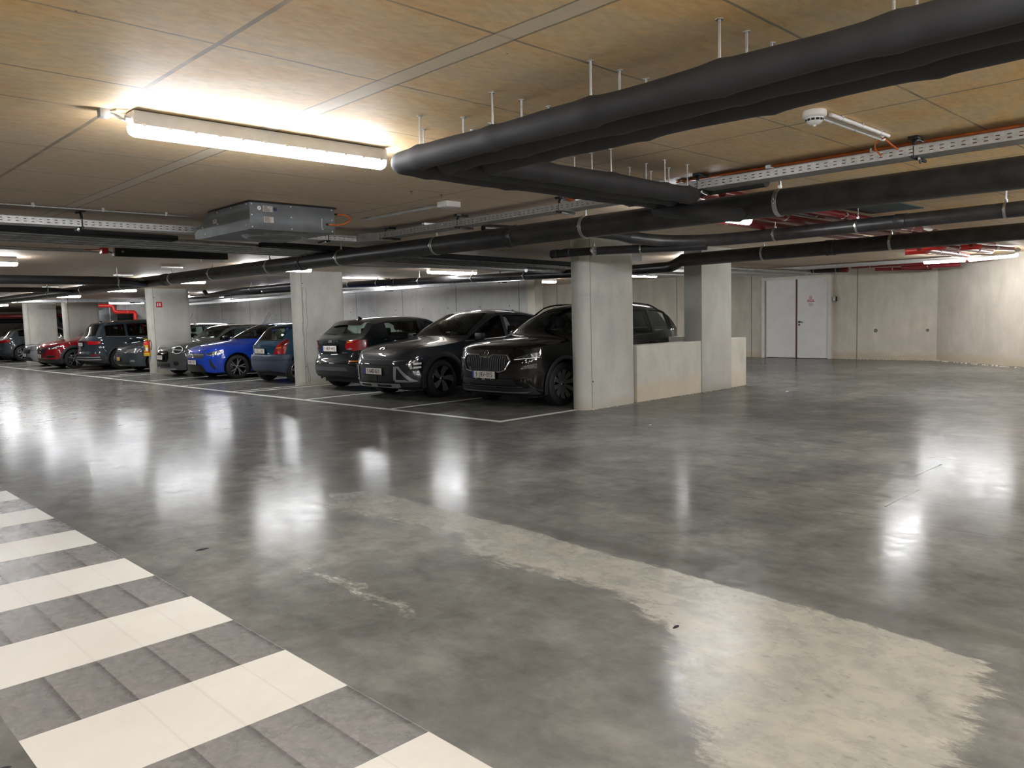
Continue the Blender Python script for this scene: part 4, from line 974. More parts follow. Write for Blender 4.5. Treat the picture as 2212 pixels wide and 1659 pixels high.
def pchip(pts):
    xs = np.array([p[0] for p in pts], float); ys = np.array([p[1] for p in pts], float)
    h = np.diff(xs); dl = np.diff(ys)/h; n = len(xs); d = np.zeros(n)
    for i in range(1, n-1):
        if dl[i-1]*dl[i] > 0:
            w1 = 2*h[i]+h[i-1]; w2 = h[i]+2*h[i-1]; d[i] = (w1+w2)/(w1/dl[i-1]+w2/dl[i])
    d[0] = dl[0]; d[-1] = dl[-1]
    def f(x):
        x = np.clip(x, xs[0], xs[-1]); i = np.clip(np.searchsorted(xs, x)-1, 0, n-2); t = (x-xs[i])/h[i]
        return (2*t**3-3*t**2+1)*ys[i]+(t**3-2*t**2+t)*h[i]*d[i]+(-2*t**3+3*t**2)*ys[i+1]+(t**3-t**2)*h[i]*d[i+1]
    return f
class Shape:
    """analytic car skin: plan outline x side profile x tumblehome"""
    def __init__(s, c):
        s.c = c; s.T = pchip(c['top']); s.B = pchip(c['belt']); s.nf = pchip(c['nose']); s.rf = pchip(c['tail'])
        s.L, s.W, s.H = c['L'], c['W'], c['H']; s.zb = c.get('zb', .20); s.th = c.get('tumble', .25)
        s.wx = (c['fo'], c['fo']+c['wb']); s.R = c['R']+.055; s.flare = c.get('flare', .014)
        s.kf, s.kr = c.get('kf', .20), c.get('kr', .12)
    def hw(s, x, z):
        b = s.B(x); W = s.W/2
        lo = 1-.055*np.clip((.55-z)/.4, 0, 1)**1.6
        mid = 1-.030*np.clip((z-.70)/np.maximum(b-.70, .05), 0, 1)**1.5
        up = 1-s.th*np.clip((z-b)/(s.H-b), 0, 1.2)**1.12
        y = W*lo*mid*up
        for wx in s.wx:
            d = np.sqrt((x-wx)**2+(z-s.c['R'])**2); y = y+s.flare*np.exp(-((d-s.R-.03)/.075)**2)*(z > .15)
        return y
    def pt(s, p, q, r):
        q5 = np.abs(q)**5
        pp = p*(1-.055*q5*2/s.L*2.15-s.c.get('round', .025)*q**2); qq = q*(1-.13*np.abs(p)**14-.03*np.abs(p)**5)
        x0 = (pp+1)/2*s.L
        sf = np.clip((s.L*.55-x0)/.4, 0, 1); sr = np.clip((x0-s.L*.6)/.4, 0, 1)
        xe = x0-s.kf*q**2*sf*np.clip((x0-.5)/.4, 0, 1)+s.kr*q**2*sr
        zt = s.T(xe)-s.c.get('crown', .07)*np.abs(q)**3.2-.012*np.abs(q)**2
        z = s.zb+r*(zt-s.zb)
        zb_ = s.c.get('lip', .08)*np.clip((.5-x0)/.5, 0, 1)**2+.12*np.clip((x0-(s.L-.6))/.6, 0, 1)**2
        z = z+zb_*(1-r)
        fw = np.clip(1-x0/1.0, 0, 1)**2; rw = np.clip(1-(s.L-x0)/.8, 0, 1)**2
        x = x0+s.nf(z)*fw-s.rf(z)*rw
        y = qq*s.hw(x, z)
        return np.stack([x, y, z], -1)
    def grid(s, U, V, f):
        u, v = np.meshgrid(U, V, indexing='ij'); return f(u, v).reshape(-1, 3), len(U), len(V)
    def mesh(s, NX=84, NY=26, NZ=20):
        U = np.linspace(-1, 1, NX); V = np.sin(np.linspace(-1, 1, NY)*PI/2)*.35+np.linspace(-1, 1, NY)*.65; R = np.linspace(0, 1, NZ)
        bm = bmesh.new(); one = lambda a: np.ones_like(a)
        for g, nu, nv in (s.grid(U, V, lambda u, v: s.pt(u, v, one(u))), s.grid(U, V, lambda u, v: s.pt(u, v, 0*u)),
                          s.grid(U, R, lambda u, v: s.pt(u, -one(u), v)), s.grid(U, R, lambda u, v: s.pt(u, one(u), v)),
                          s.grid(V, R, lambda u, v: s.pt(-one(u), u, v)), s.grid(V, R, lambda u, v: s.pt(one(u), u, v))):
            vs = [bm.verts.new(p) for p in g.tolist()]
            for i in range(nu-1):
                for j in range(nv-1): bm.faces.new((vs[i*nv+j], vs[(i+1)*nv+j], vs[(i+1)*nv+j+1], vs[i*nv+j+1]))
        bmesh.ops.remove_doubles(bm, verts=bm.verts[:], dist=1e-4)
        bmesh.ops.recalc_face_normals(bm, faces=bm.faces[:]); bm.normal_update()
        return bm
    def topz(s, x, q=0): return float(s.pt(np.array(x/s.L*2-1.), np.array(float(q)), np.array(1.))[2])

def mesh_obj(name, bm, mats, parent, sharp=38):
    for f in bm.faces: f.smooth = True
    for e in bm.edges:
        if len(e.link_faces) == 2 and e.calc_face_angle(0) > math.radians(sharp): e.smooth = False
    me = bpy.data.meshes.new(name); bm.to_mesh(me); bm.free()
    for k in mats: me.materials.append(MATS[k])
    o = bpy.data.objects.new(name, me); COL.objects.link(o)
    if parent is not None: o.parent = parent
    return o
def clip(bm, view, poly, lim=None, side=None):
    """keep the skin inside a convex outline. view: F/R -> (y,z) seen along x, S -> (x,z) seen along y, T -> (x,y) seen from above"""
    cx = sum(p[0] for p in poly)/len(poly); cy = sum(p[1] for p in poly)/len(poly)
    ax = {'F': (1, 2), 'R': (1, 2), 'S': (0, 2), 'T': (0, 1)}[view]
    def cut(co, no):
        bmesh.ops.bisect_plane(bm, geom=bm.verts[:]+bm.edges[:]+bm.faces[:], dist=1e-5, plane_co=co, plane_no=no, clear_outer=True)
    for i in range(len(poly)):
        a, b = poly[i], poly[(i+1) % len(poly)]
        n = (b[1]-a[1], -(b[0]-a[0])); l = math.hypot(*n)
        if l < 1e-6: continue
        if (cx-a[0])*n[0]+(cy-a[1])*n[1] > 0: n = (-n[0], -n[1])
        co = [0, 0, 0]; no = [0, 0, 0]; co[ax[0]] = a[0]; co[ax[1]] = a[1]; no[ax[0]] = n[0]/l; no[ax[1]] = n[1]/l
        cut(co, no)
    if lim: cut(*lim)
    return bm
class Car:
    def __init__(s, spec, name, loc, label, reverse=False, group=None):
        s.c = spec; s.sh = Shape(spec); s.base = s.sh.mesh(*spec.get('res', (84, 26, 20)))
        s.root = empty('car', loc, label, 'car', 'cars parked in the row', PI if reverse else 0)
    def patch(s, name, view, poly, off, m, parent=None, mirror=False, both=False, lim=None, thick=0., sharp=38):
        """panel following the skin, lifted by off; mirror -> y negated"""
        res = []
        for sg in ((1, -1) if both else ((-1,) if mirror else (1,))):
            P = [((sg*p[0], p[1]) if view in 'FR' else (p[0], sg*p[1]) if view == 'T' else p) for p in poly]
            bm = s.base.copy()
            L, W = s.c['L'], s.c['W']
            l = lim
            if l is None:
                l = {'F': ((.46, 0, 0), (1, 0, 0)), 'R': ((L-.40, 0, 0), (-1, 0, 0)), 'T': ((0, 0, .55), (0, 0, -1)), 'S': ((0, 0, 0), (0, -sg, 0))}[view]
            clip(bm, view, P, l)
            if view in 'S' and lim is not None: clip(bm, view, P, ((0, 0, 0), (0, -sg, 0)))
            if not bm.faces: bm.free(); continue
            bm.normal_update()
            if thick:
                ret = bmesh.ops.solidify(bm, geom=bm.faces[:], thickness=-thick)
                if off:
                    pass
            nrm = {v: v.normal.copy() for v in bm.verts}
            if thick: bm.normal_update()
            for v in bm.verts: v.co += nrm[v]*off
            res.append(mesh_obj(name, bm, [m], parent or s.root, sharp))
        return res[0] if len(res) == 1 else res
    def window_poly(s, x0, x1, drop=.10, lift=.025, n=7, a_pillar=0., c_pillar=0.):
        sh = s.sh; pts = []
        xs = np.linspace(x0, x1, n)
        up = []
        for x in xs:
            z = sh.topz(x, 1.)-drop+.055; up.append((x, z))
        lo = [(x0, float(sh.B(x0))+lift), (x1, float(sh.B(x1))+lift)]
        up = [(x, z) for x, z in up if z > float(sh.B(x))+lift+.02]
        return [lo[0]]+[p for p in up]+[lo[1]]
    def hull(s, pts):
        P = sorted(set((round(a, 4), round(b, 4)) for a, b in pts)); H = []
        for seq in (P, P[::-1]):
            h = []
            for p in seq:
                while len(h) > 1 and (h[-1][0]-h[-2][0])*(p[1]-h[-2][1])-(h[-1][1]-h[-2][1])*(p[0]-h[-2][0]) <= 1e-7: h.pop()
                h.append(p)
            H += h[:-1]
        return H
    def build(s):
        c, sh = s.c, s.sh; L, W, H = c['L'], c['W'], c['H']
        wins = [s.hull(s.window_poly(a, b)) for a, b in c['side_windows']]
        fw, rwn = c['windscreen'], c['rear_window']
        body = mesh_obj('body', s.base.copy(), [c['paint']], s.root)
        # wheel wells
        mb = MB()
        for wx in sh.wx:
            for sg in (1, -1): mb.tube([(wx, sg*(W/2+.2), c['R']), (wx, sg*(W/2-.34), c['R'])], sh.R, 40)
        cut = mb.build('cutter', 'interior', local=True); cutters = [cut]
        if c.get('see', True):
            shrink = .97
            for w in wins:
                mb = MB(); mb.prism(w, 'Y', -W, W); cutters.append(mb.build('cutter', 'interior', local=True))
            zb_, zt_ = fw[0], fw[1]; yb, yt = fw[2]-.03, fw[3]-.03
            zlo = max(fw[0], rwn[0])+.01
            f = lambda z: yb+(yt-yb)*(z-zb_)/(zt_-zb_)
            ztp = min(fw[1], rwn[1])
            mb = MB(); mb.prism([(-f(zlo), zlo), (f(zlo), zlo), (f(ztp), ztp), (-f(ztp), ztp)], 'X', L*.28, L*1.05); cutters.append(mb.build('cutter', 'interior', local=True))
            mb = MB(); mb.prism([(-yb, fw[0]), (yb, fw[0]), (yt, fw[1]), (-yt, fw[1])], 'X', .75, L*.55); cutters.append(mb.build('cutter', 'interior', local=True))
        def volume(me_):
            q = bmesh.new(); q.from_mesh(me_); v = abs(q.calc_volume()); q.free(); return v
        me = body.data; vol = volume(me)
        for n_, k in enumerate(cutters):
            for shift in (0, .0031, -.0043, .0072, -.0087):
                k.location = (shift, shift*.7, shift*.5)
                md = body.modifiers.new('b', 'BOOLEAN'); md.operation = 'DIFFERENCE'; md.solver = 'EXACT'; md.object = k
                try: md.material_mode = 'TRANSFER'
                except Exception: pass
                k.parent = s.root
                bpy.context.view_layer.update()
                new = bpy.data.meshes.new_from_object(body.evaluated_get(bpy.context.evaluated_depsgraph_get()))
                body.modifiers.clear(); nv = volume(new)
                if nv < vol*1.0001 and nv > vol*(.80 if n_ else .75) and len(new.polygons) > 2000: body.data = new; vol = nv; me = new; break
        for k in cutters: bpy.data.objects.remove(k)
        bm = bmesh.new(); bm.from_mesh(me)
        for f_ in bm.faces: f_.smooth = True
        for e in bm.edges: e.smooth = not (len(e.link_faces) == 2 and e.calc_face_angle(0) > math.radians(34))
        bm.to_mesh(me); bm.free()
        # glass
        for i, w in enumerate(wins):
            g = 'glass_privacy' if (c.get('privacy') and i >= 1) else 'glass_clear'
            if not c.get('see', True): g = 'trim_black'
            o = 1 if not c.get('see', True) else 0
            for sg in (1, -1):
                bm = s.base.copy(); clip(bm, 'S', w, ((0, 0, 0), (0, -sg, 0)))
                for v in bm.verts: v.co += v.normal*(-.006 if c.get('see', True) else .003)
                mesh_obj('side_window', bm, [g], s.root)
        for (nm, view, q) in (('windscreen', 'F', fw), ('rear_window', 'R', rwn)):
            P = [(-q[2], q[0]), (q[2], q[0]), (q[3], q[1]), (-q[3], q[1])]
            # dark ceramic border first, then the pane
            if c.get('see', True):
                bm = s.base.copy(); clip(bm, view, P, ((L*.5, 0, 0), (1 if view == 'F' else -1, 0, 0)))
                for v in bm.verts: v.co += v.normal*.002
                mesh_obj(nm, bm, ['glass_privacy' if (view == 'R' and c.get('privacy')) else 'glass_clear'], s.root)
            else:
                s.patch(nm, view, P, .003, 'trim_black')
        # window surround trim
        if c.get('chrome_line'):
            x0 = c['side_windows'][0][0]; x1 = c['side_windows'][-1][1]
            s.patch('window_trim', 'S', [(x0, float(sh.B(x0))+.012), (x1, float(sh.B(x1))+.012), (x1, float(sh.B(x1))+.027), (x0, float(sh.B(x0))+.027)], .005, c['chrome_line'], both=True)
        # interior
        if c.get('see', True):
            for (x, y) in ((L*.50, -.36), (L*.50, .36)):
                mb = MB(); z = float(sh.B(x)); mb.box(x-.06, x+.08, y-.22, y+.22, z-.05, z+.16, .05); mb.box(x, x+.10, y-.12, y+.12, z+.20, min(z+.38, H-.14), .04)
                mb.cyl((x+.05, y-.06, z+.1), (x+.05, y-.06, z+.25), .008, 6); mb.cyl((x+.05, y+.06, z+.1), (x+.05, y+.06, z+.25), .008, 6); mb.build('front_seat', 'interior', s.root, local=True)
            x = L*.70
            for y in (-.40, 0, .40):
                mb = MB(); z = float(sh.B(x)); mb.box(x, x+.12, y-.19, y+.19, z-.05, z+.08, .04); mb.box(x+.02, x+.11, y-.11, y+.11, z+.09, z+.22, .03); mb.build('rear_seat', 'interior', s.root, local=True)
            xd = c['dash']; z = fw[0]
            mb = MB(); mb.lathe([(.175, -.014), (.19, 0), (.175, .014), (.16, 0), (.175, -.014)], (0, 0, 0), 'X', 24)
            st = c.get('steer', -1)
            mb.v = [(xd+.32+a*.9-cz*.35, -st*-.36*1+b_, z+.02+cz*.9) for a, b_, cz in mb.v]; mb.build('steering_wheel', 'interior', s.root, local=True)
            mb = MB(); xm = fw[4] if len(fw) > 4 else L*.40; mb.box(xm, xm+.03, -.11, .11, H-.20, H-.14, .01); mb.build('rear_view_mirror', 'interior', s.root, local=True)
        # sills and arches
        cl = c.get('clad')
        if cl:
            for sg in (1, -1):
                x0, x1 = sh.wx[0]+sh.R*.93, sh.wx[1]-sh.R*.93
                bm = s.base.copy(); clip(bm, 'S', [(x0, .0), (x1, .0), (x1, .40), (x0, .37)], ((0, 0, 0), (0, -sg, 0)))
                for v in bm.verts: v.co += v.normal*.006
                mesh_obj('sill_cladding', bm, [cl], s.root)
            for wx in sh.wx:
                for sg in (1, -1):
                    bm = bmesh.new(); rings = []
                    for k in range(29):
                        a = -.32+(PI+.64)*k/28; ring = []
                        for rr in (sh.R-.004, sh.R+.02, sh.R+c.get('arch', .06)):
                            x = wx+rr*math.cos(a); z = c['R']+rr*math.sin(a)
                            xx = min(max(x, .05), L-.05); y = float(sh.hw(np.array(xx), np.array(max(z, sh.zb))))
                            q = 1-.13*abs(xx/L*2-1)**14-.03*abs(xx/L*2-1)**5; fade = .016 if rr < sh.R+.05 else .006
                            ring.append(bm.verts.new((x, sg*(y*q+fade), max(z, .17))))
                        rings.append(ring)
                    for k in range(28):
                        for j in range(2): bm.faces.new((rings[k][j], rings[k+1][j], rings[k+1][j+1], rings[k][j+1]))
                    bmesh.ops.recalc_face_normals(bm, faces=bm.faces[:])
                    mesh_obj('arch_cladding', bm, [cl], s.root)
        # wheels
        for i, wx in enumerate(sh.wx):
            for sg in (1, -1): s.wheel(wx, sg)
        # doors: dark seam outline below, painted skin above
        doors = c.get('doors', [])
        for (x0, x1, zl, zu, cutc) in doors:
            zu0 = float(sh.B(x0)); zu1 = float(sh.B(x1))
            P = [(x0, zl+cutc[0]), (x0+cutc[0]*.8, zl), (x1-cutc[1]*.8, zl), (x1, zl+cutc[1]), (x1, zu1+.008), (x0, zu0+.008)]
            P = s.hull(P)
            cx = sum(p[0] for p in P)/len(P); cz = sum(p[1] for p in P)/len(P)
            G = [(cx+(a-cx)*(1+.006/abs(x1-x0)*2), cz+(b_-cz)*(1+.006/.5*2)) for a, b_ in P]
            for sg in (1, -1):
                bm = s.base.copy(); clip(bm, 'S', G, ((0, 0, 0), (0, -sg, 0)))
                for v in bm.verts: v.co += v.normal*.0012
                mesh_obj('door_seam', bm, ['grille_black'], s.root)
                bm = s.base.copy(); clip(bm, 'S', P, ((0, 0, 0), (0, -sg, 0)))
                for v in bm.verts: v.co += v.normal*.0030
                d = mesh_obj('door', bm, [c['paint']], s.root)
                xh = x1-.16; zh = float(sh.B(xh))-.13; yh = float(sh.hw(np.array(xh), np.array(zh)))
                mb = MB(); mb.box(xh-.11, xh+.08, sg*yh-.004+(.0 if sg > 0 else -.022), sg*yh+.004+(.022 if sg > 0 else 0), zh-.012, zh+.014, .006); mb.build('door_handle', c.get('handle', c['paint']), d, local=True)
        # bonnet and tailgate panels
        for (nm, view, P) in c.get('panels', []):
            P = s.hull(P+[(a, -b_) for a, b_ in P] if view == 'T' else P+[(-a, b_) for a, b_ in P])
            cx = sum(p[0] for p in P)/len(P); cz = sum(p[1] for p in P)/len(P)
            G = [(a+(.007 if a > cx else -.007), b_+(.007 if b_ > cz else -.007)) for a, b_ in P]
            s.patch(nm+'_seam', view, s.hull(G), .0012, 'grille_black'); s.patch(nm, view, P, .0030, c['paint'])
        # mirrors
        xm = c['mirror_x']; zm = float(sh.B(xm))+.06
        for sg in (1, -1):
            y = float(sh.hw(np.array(xm), np.array(zm)))
            mb = MB(); mb.box(xm-.06, xm+.05, y+.06, y+.25, zm-.03, zm+.10, .030); mb.box(xm-.01, xm+.04, y-.03, y+.10, zm-.045, zm-.01, .01)
            if sg < 0: mb.v = [(a, -b_, c_) for a, b_, c_ in mb.v]
            m_ = mb.build('door_mirror', c.get('mirror_m', c['paint']), s.root, local=True)
            mb = MB(); mb.box(xm+.045, xm+.054, sg*(y+.08) if sg > 0 else -(y+.23), sg*(y+.23) if sg > 0 else -(y+.08), zm-.015, zm+.085); mb.build('mirror_glass', 'mirror_glass', m_, local=True)
        # roof rails and aerial
        if c.get('rails'):
            x0, x1 = c['rails']
            for sg in (1, -1):
                pts = []
                for k in range(15):
                    x = x0+(x1-x0)*k/14; q = .86; p = sh.pt(np.array(x/L*2-1.), np.array(q), np.array(1.)); lift = .045*min(1, math.sin(PI*k/14)*2.6)
                    pts.append((p[0], sg*p[1], p[2]+lift-.005))
                mb = MB(); mb.tube(pts, .014, 8); mb.build('roof_rail', c.get('rail_m', 'trim_black'), s.root, local=True)
        if c.get('fin'):
            x = c['fin']; z = sh.topz(x); mb = MB(); mb.prism([(x-.10, z-.01), (x+.05, z-.01), (x+.045, z+.05), (x+.02, z+.055)], 'Y', -.014, .014); mb.build('roof_aerial', 'trim_black', s.root, local=True)
        if c.get('whip'):
            x = c['whip']; z = sh.topz(x); mb = MB(); mb.tube([(x, 0, z-.01), (x+.01, 0, z+.02), (x+.22, 0, z+.34)], .004, 6); mb.build('roof_aerial', 'matte_black', s.root, local=True)
        if c.get('roof_m'):
            P = s.hull([(x, q) for x, q in c['roof_poly']]+[(x, -q) for x, q in c['roof_poly']]); s.patch('roof_skin', 'T', P, .004, c['roof_m'], lim=((0, 0, H-.17), (0, 0, -1)))
        # underbody
        MB().box(.35, L-.35, -W/2+.2, W/2-.2, .16, .3).build('underbody', 'interior', s.root, local=True)
        return s
    def wheel(s, wx, sg):
        c = s.c; R = c['R']; w = c.get('tw', .225); r = R*c.get('rimk', .70); yo = s.sh.W/2-.015
        y = lambda d: sg*(yo-d)
        mb = MB(); prof = [(r*.96, y(.012)), (r*1.02, y(.0)), (R*.90, y(.004)), (R*.975, y(.02)), (R, y(.05)), (R, y(w-.05)), (R*.975, y(w-.02)), (R*.90, y(w)), (r, y(w))]
        mb.lathe(prof, (wx, 0, R), 'Y', 44); tyre = mb.build('wheel', 'tyre', s.root, local=True)
        mb = MB(); mb.lathe([(r*1.0, y(.005)), (r*.975, y(.001)), (r*.93, y(.012)), (r*.90, y(.05)), (r*.90, y(w*.8))], (wx, 0, R), 'Y', 44)
        mb.build('rim', c.get('rim_lip', c['rim_m']), tyre, local=True)
        mb = MB(); mb.lathe([(0, y(.10)), (r*.55, y(.10)), (r*.62, y(.11)), (r*.92, y(.13))], (wx, 0, R), 'Y', 30); mb.build('brake_disc', 'rim_black', tyre, local=True)
        mb = MB(); n, wi, wo, dish, twist, split = c['spokes']
        mb.lathe([(0, y(dish-.012)), (r*.10, y(dish-.012)), (r*.17, y(dish)), (r*.20, y(dish+.03))], (wx, 0, R), 'Y', 20)
        for k in range(n):
            for sp in ((-1, 1) if split else (0,)):
                a0 = 2*PI*k/n+.2; a1 = a0+sg*twist+sp*split
                vs = []
                for rr, ang, hw_, dd in ((r*.14, a0+sp*split*.25, wi, dish), (r*.55, (a0+a1)/2+sp*split*.1, (wi+wo)/2*(1.1), dish*.55), (r*.95, a1, wo, .006)):
                    for e, dp in ((-1, 0), (1, 0), (1, .03), (-1, .03)):
                        cx, cz = rr*math.cos(ang)-e*hw_*math.sin(ang), rr*math.sin(ang)+e*hw_*math.cos(ang)
                        vs.append((wx+cx, y(dd+dp), R+cz))
                fs = [(i*4+j, i*4+(j+1) % 4, (i+1)*4+(j+1) % 4, (i+1)*4+j) for i in (0, 1) for j in range(4)]+[(0, 3, 2, 1), (8, 9, 10, 11)]
                mb.add(vs, fs)
        mb.build('spokes', c['rim_m'], tyre, local=True)
        mb = MB(); mb.lathe([(0, y(dish-.018)), (r*.09, y(dish-.016)), (r*.11, y(dish-.01))], (wx, 0, R), 'Y', 16); mb.build('hub_cap', 'chrome', tyre, local=True)
    def skin_x(s, y, z, front=True):
        """x of the skin at (y,z) by ray cast"""
        from mathutils.bvhtree import BVHTree
        if not hasattr(s, 'bvh'): s.bvh = BVHTree.FromBMesh(s.base)
        h = s.bvh.ray_cast(Vector((-1 if front else s.c['L']+1, y, z)), Vector((1 if front else -1, 0, 0)))
        return h[0].x if h[0] else 0.
    def plate(s, z, text, front=True, yellow=False, y=0., w=.52, h=.11, frame=True):
        x = s.skin_x(y, z, front); sg = -1 if front else 1
        x += sg*.022
        xa, xb = sorted((x, x+sg*.008))
        mb = MB(); mb.box(xa-.001, xb+.0, y-w/2-.008, y+w/2+.008, z-h/2-(.022 if frame else .006), z+h/2+.006)
        fr = mb.build('plate_holder', 'matte_black', s.root, local=True)
        xp = x+sg*.010; a, b_ = sorted((xp, xp+sg*.003))
        pl = MB().box(a, b_, y-w/2, y+w/2, z-h/2, z+h/2).build('number_plate', 'plate_yellow' if yellow else 'plate_white', s.root, local=True)
        # blue band on the reader's left
        yl = y+w/2 if front else y-w/2; e = -1 if front else 1
        ya, yb = sorted((yl, yl+e*.04)); xq = xp+sg*.0035; a, b_ = sorted((xq, xq+sg*.0008))
        MB().box(a, b_, ya, yb, z-h/2, z+h/2).build('blue_band', 'plate_blue', pl, local=True)
        if text:
            # lettering faces -x (front) or +x (rear)
            if front: rot = Matrix(((0, 0, -1), (-1, 0, 0), (0, 1, 0)))
            else: rot = Matrix(((0, 0, 1), (1, 0, 0), (0, 1, 0)))
            M = Matrix.Translation((xp+sg*.0045, y+e*.018, z-.002)) @ rot.to_4x4()
            wd = {'-': .030, '1': .040, 'J': .044}; adv = [wd.get(ch, .052) for ch in text]; tot = sum(adv)
            k_ = min(1., (w-.065)/tot); pos = -tot*k_/2; first = None; zs = .105
            for ch, a_ in zip(text, adv):
                xc = pos+a_*k_/2; pos += a_*k_
                if ch == '1':
                    q = MB(); q.prism([(-.004, -.038), (.006, -.038), (.006, .038), (-.003, .038), (-.016, .024), (-.016, .013), (-.004, .022)], 'Z', -.0006, .0006)
                elif ch == '-':
                    q = MB(); q.box(-.007, .007, -.005, .005, -.0006, .0006)
                else: q = None
                Mc = M @ Matrix.Translation((xc*1., 0, 0))
                if q is None: text_mesh(ch, zs, 'character', 'plate_ruby', pl, Mc, squeeze=.84*min(1, k_+.05))
                else:
                    me = bpy.data.meshes.new('character'); me.from_pydata([tuple(Mc @ Vector(v)) for v in q.v], [], q.f); me.materials.append(MATS['plate_ruby'])
                    o_ = bpy.data.objects.new('character', me); COL.objects.link(o_); o_.parent = pl
        # struts tying the holder to the bumper
        xs = s.skin_x(y, z, front); a, b_ = sorted((xs+(-sg)*.02, x)); MB().box(a, b_, y-.2, y+.2, z-.03, z+.03).build('plate_mount', 'matte_black', fr, local=True)
        return pl
    def emblem_ring(s, z, r, front=True, m='chrome', t=.008, y=0., tilt=0.):
        d = -.005 if front else .005
        mb = MB(); mb.tube([((s.skin_x(y+r*math.cos(a), z+r*math.sin(a), front) or s.skin_x(y, z, front))+d, y+r*math.cos(a), z+r*math.sin(a)) for a in [2*PI*k/28 for k in range(28)]], t*.6, 6, closed=True)
        return mb.build('emblem', m, s.root, local=True)
SPEC = {}
mat('cladding_grey', (.055, .058, .062), .45)
def tailz(*p): return list(p)
SPEC['black_suv'] = dict(lip=.03, L=4.39, W=1.84, H=1.60, zb=.22, wb=2.63, fo=.87, R=.345, tw=.22, tumble=.24, crown=.06,
    top=[(0, .90), (.05, .95), (.3, 1.01), (.7, 1.065), (.96, 1.095), (1.08, 1.13), (1.32, 1.275), (1.62, 1.44), (1.92, 1.555), (2.3, 1.605), (2.9, 1.615), (3.5, 1.585), (3.88, 1.52), (4.10, 1.34), (4.26, 1.14), (4.33, 1.06), (4.39, 1.0)],
    belt=[(0, .97), (1.2, 1.0), (3.0, 1.03), (3.9, 1.10), (4.39, 1.12)], nose=[(.15, .14), (.3, .04), (.45, 0), (.62, .015), (.75, .03), (.9, .07), (1.2, .1)],
    tail=[(.2, .10), (.4, .0), (.6, .0), (.75, .05), (1.0, .04), (1.1, .0)], paint='paint_black', side_windows=[(1.32, 2.44), (2.52, 3.26), (3.34, 3.88)],
    windscreen=(1.135, 1.54, .80, .62, 1.65), rear_window=(1.12, 1.46, .60, .50), dash=1.35, clad='cladding', arch=.055, rim_m='rim_grey', rim_lip='rim_black', spokes=(10, .014, .036, .05, .0, 0),
    doors=[(1.33, 2.52, .36, 1, (.0, .0)), (2.54, 3.42, .36, 1, (.0, .30))], panels=[('bonnet', 'T', [(.17, .60), (.4, .74), (1.12, .78), (1.22, .60)])],
    mirror_x=1.72, rails=(1.75, 3.85), fin=3.45, kf=.22)
SPEC['charcoal_suv'] = dict(lip=.02, L=4.35, W=1.825, H=1.575, zb=.22, wb=2.66, fo=.86, R=.345, tumble=.25, crown=.06,
    top=[(0, .80), (.04, .86), (.25, .95), (.7, 1.02), (1.05, 1.06), (1.2, 1.09), (1.5, 1.26), (1.85, 1.43), (2.15, 1.53), (2.5, 1.575), (3.0, 1.57), (3.5, 1.51), (3.8, 1.44), (4.0, 1.28), (4.2, 1.08), (4.3, 1.02), (4.35, .99)],
    belt=[(0, .94), (1.2, .97), (2.6, 1.00), (3.4, 1.05), (4.35, 1.15)], nose=[(.15, .14), (.25, .05), (.4, .0), (.6, .0), (.72, .03), (.9, .12), (1.2, .2)],
    tail=[(.2, .1), (.4, 0), (.6, 0), (.8, .05), (1.1, .0)], paint='paint_charcoal', side_windows=[(1.42, 2.46), (2.54, 3.46)],
    windscreen=(1.10, 1.505, .79, .60, 1.85), rear_window=(1.12, 1.42, .58, .48), dash=1.35, privacy=True, clad='cladding', arch=.085, rim_m='rim_grey', rim_lip='rim_black', spokes=(5, .018, .060, .045, .25, 0),
    doors=[(1.30, 2.50, .36, 1, (.0, .0)), (2.52, 3.42, .36, 1, (.0, .32))], panels=[('bonnet', 'T', [(.10, .50), (.3, .68), (1.10, .76), (1.2, .6)])],
    mirror_x=1.66, chrome_line='rim_silver', fin=3.5, kf=.22, mirror_m='cladding')
SPEC['green_hatch'] = dict(L=4.21, W=1.79, H=1.50, zb=.22, wb=2.60, fo=.84, R=.335, tumble=.24, crown=.055,
    top=[(0, .84), (.06, .89), (.4, .97), (1.0, 1.03), (1.15, 1.06), (1.5, 1.24), (1.85, 1.41), (2.1, 1.475), (2.5, 1.50), (3.1, 1.485), (3.6, 1.42), (3.70, 1.395), (3.76, 1.34), (3.92, 1.21), (4.07, 1.11), (4.15, 1.08), (4.21, 1.05)],
    belt=[(0, .92), (1.2, .96), (2.6, 1.01), (3.4, 1.08), (4.21, 1.16)], nose=[(.15, .14), (.3, .04), (.5, 0), (.8, .04), (1.2, .1)],
    tail=[(.2, .12), (.40, .0), (.58, .0), (.66, .05), (.8, .08), (1.0, .07), (1.1, .03)], paint='paint_green_black', side_windows=[(1.40, 2.38), (2.46, 3.30)],
    windscreen=(1.07, 1.43, .76, .58, 1.8), rear_window=(1.14, 1.39, .62, .52), dash=1.3, clad='cladding', arch=.06, rim_m='rim_silver', spokes=(5, .03, .045, .05, .0, 0),
    doors=[(1.28, 2.40, .36, 1, (.0, .0)), (2.42, 3.28, .36, 1, (.0, .30))], mirror_x=1.62, fin=3.40, kr=.10)
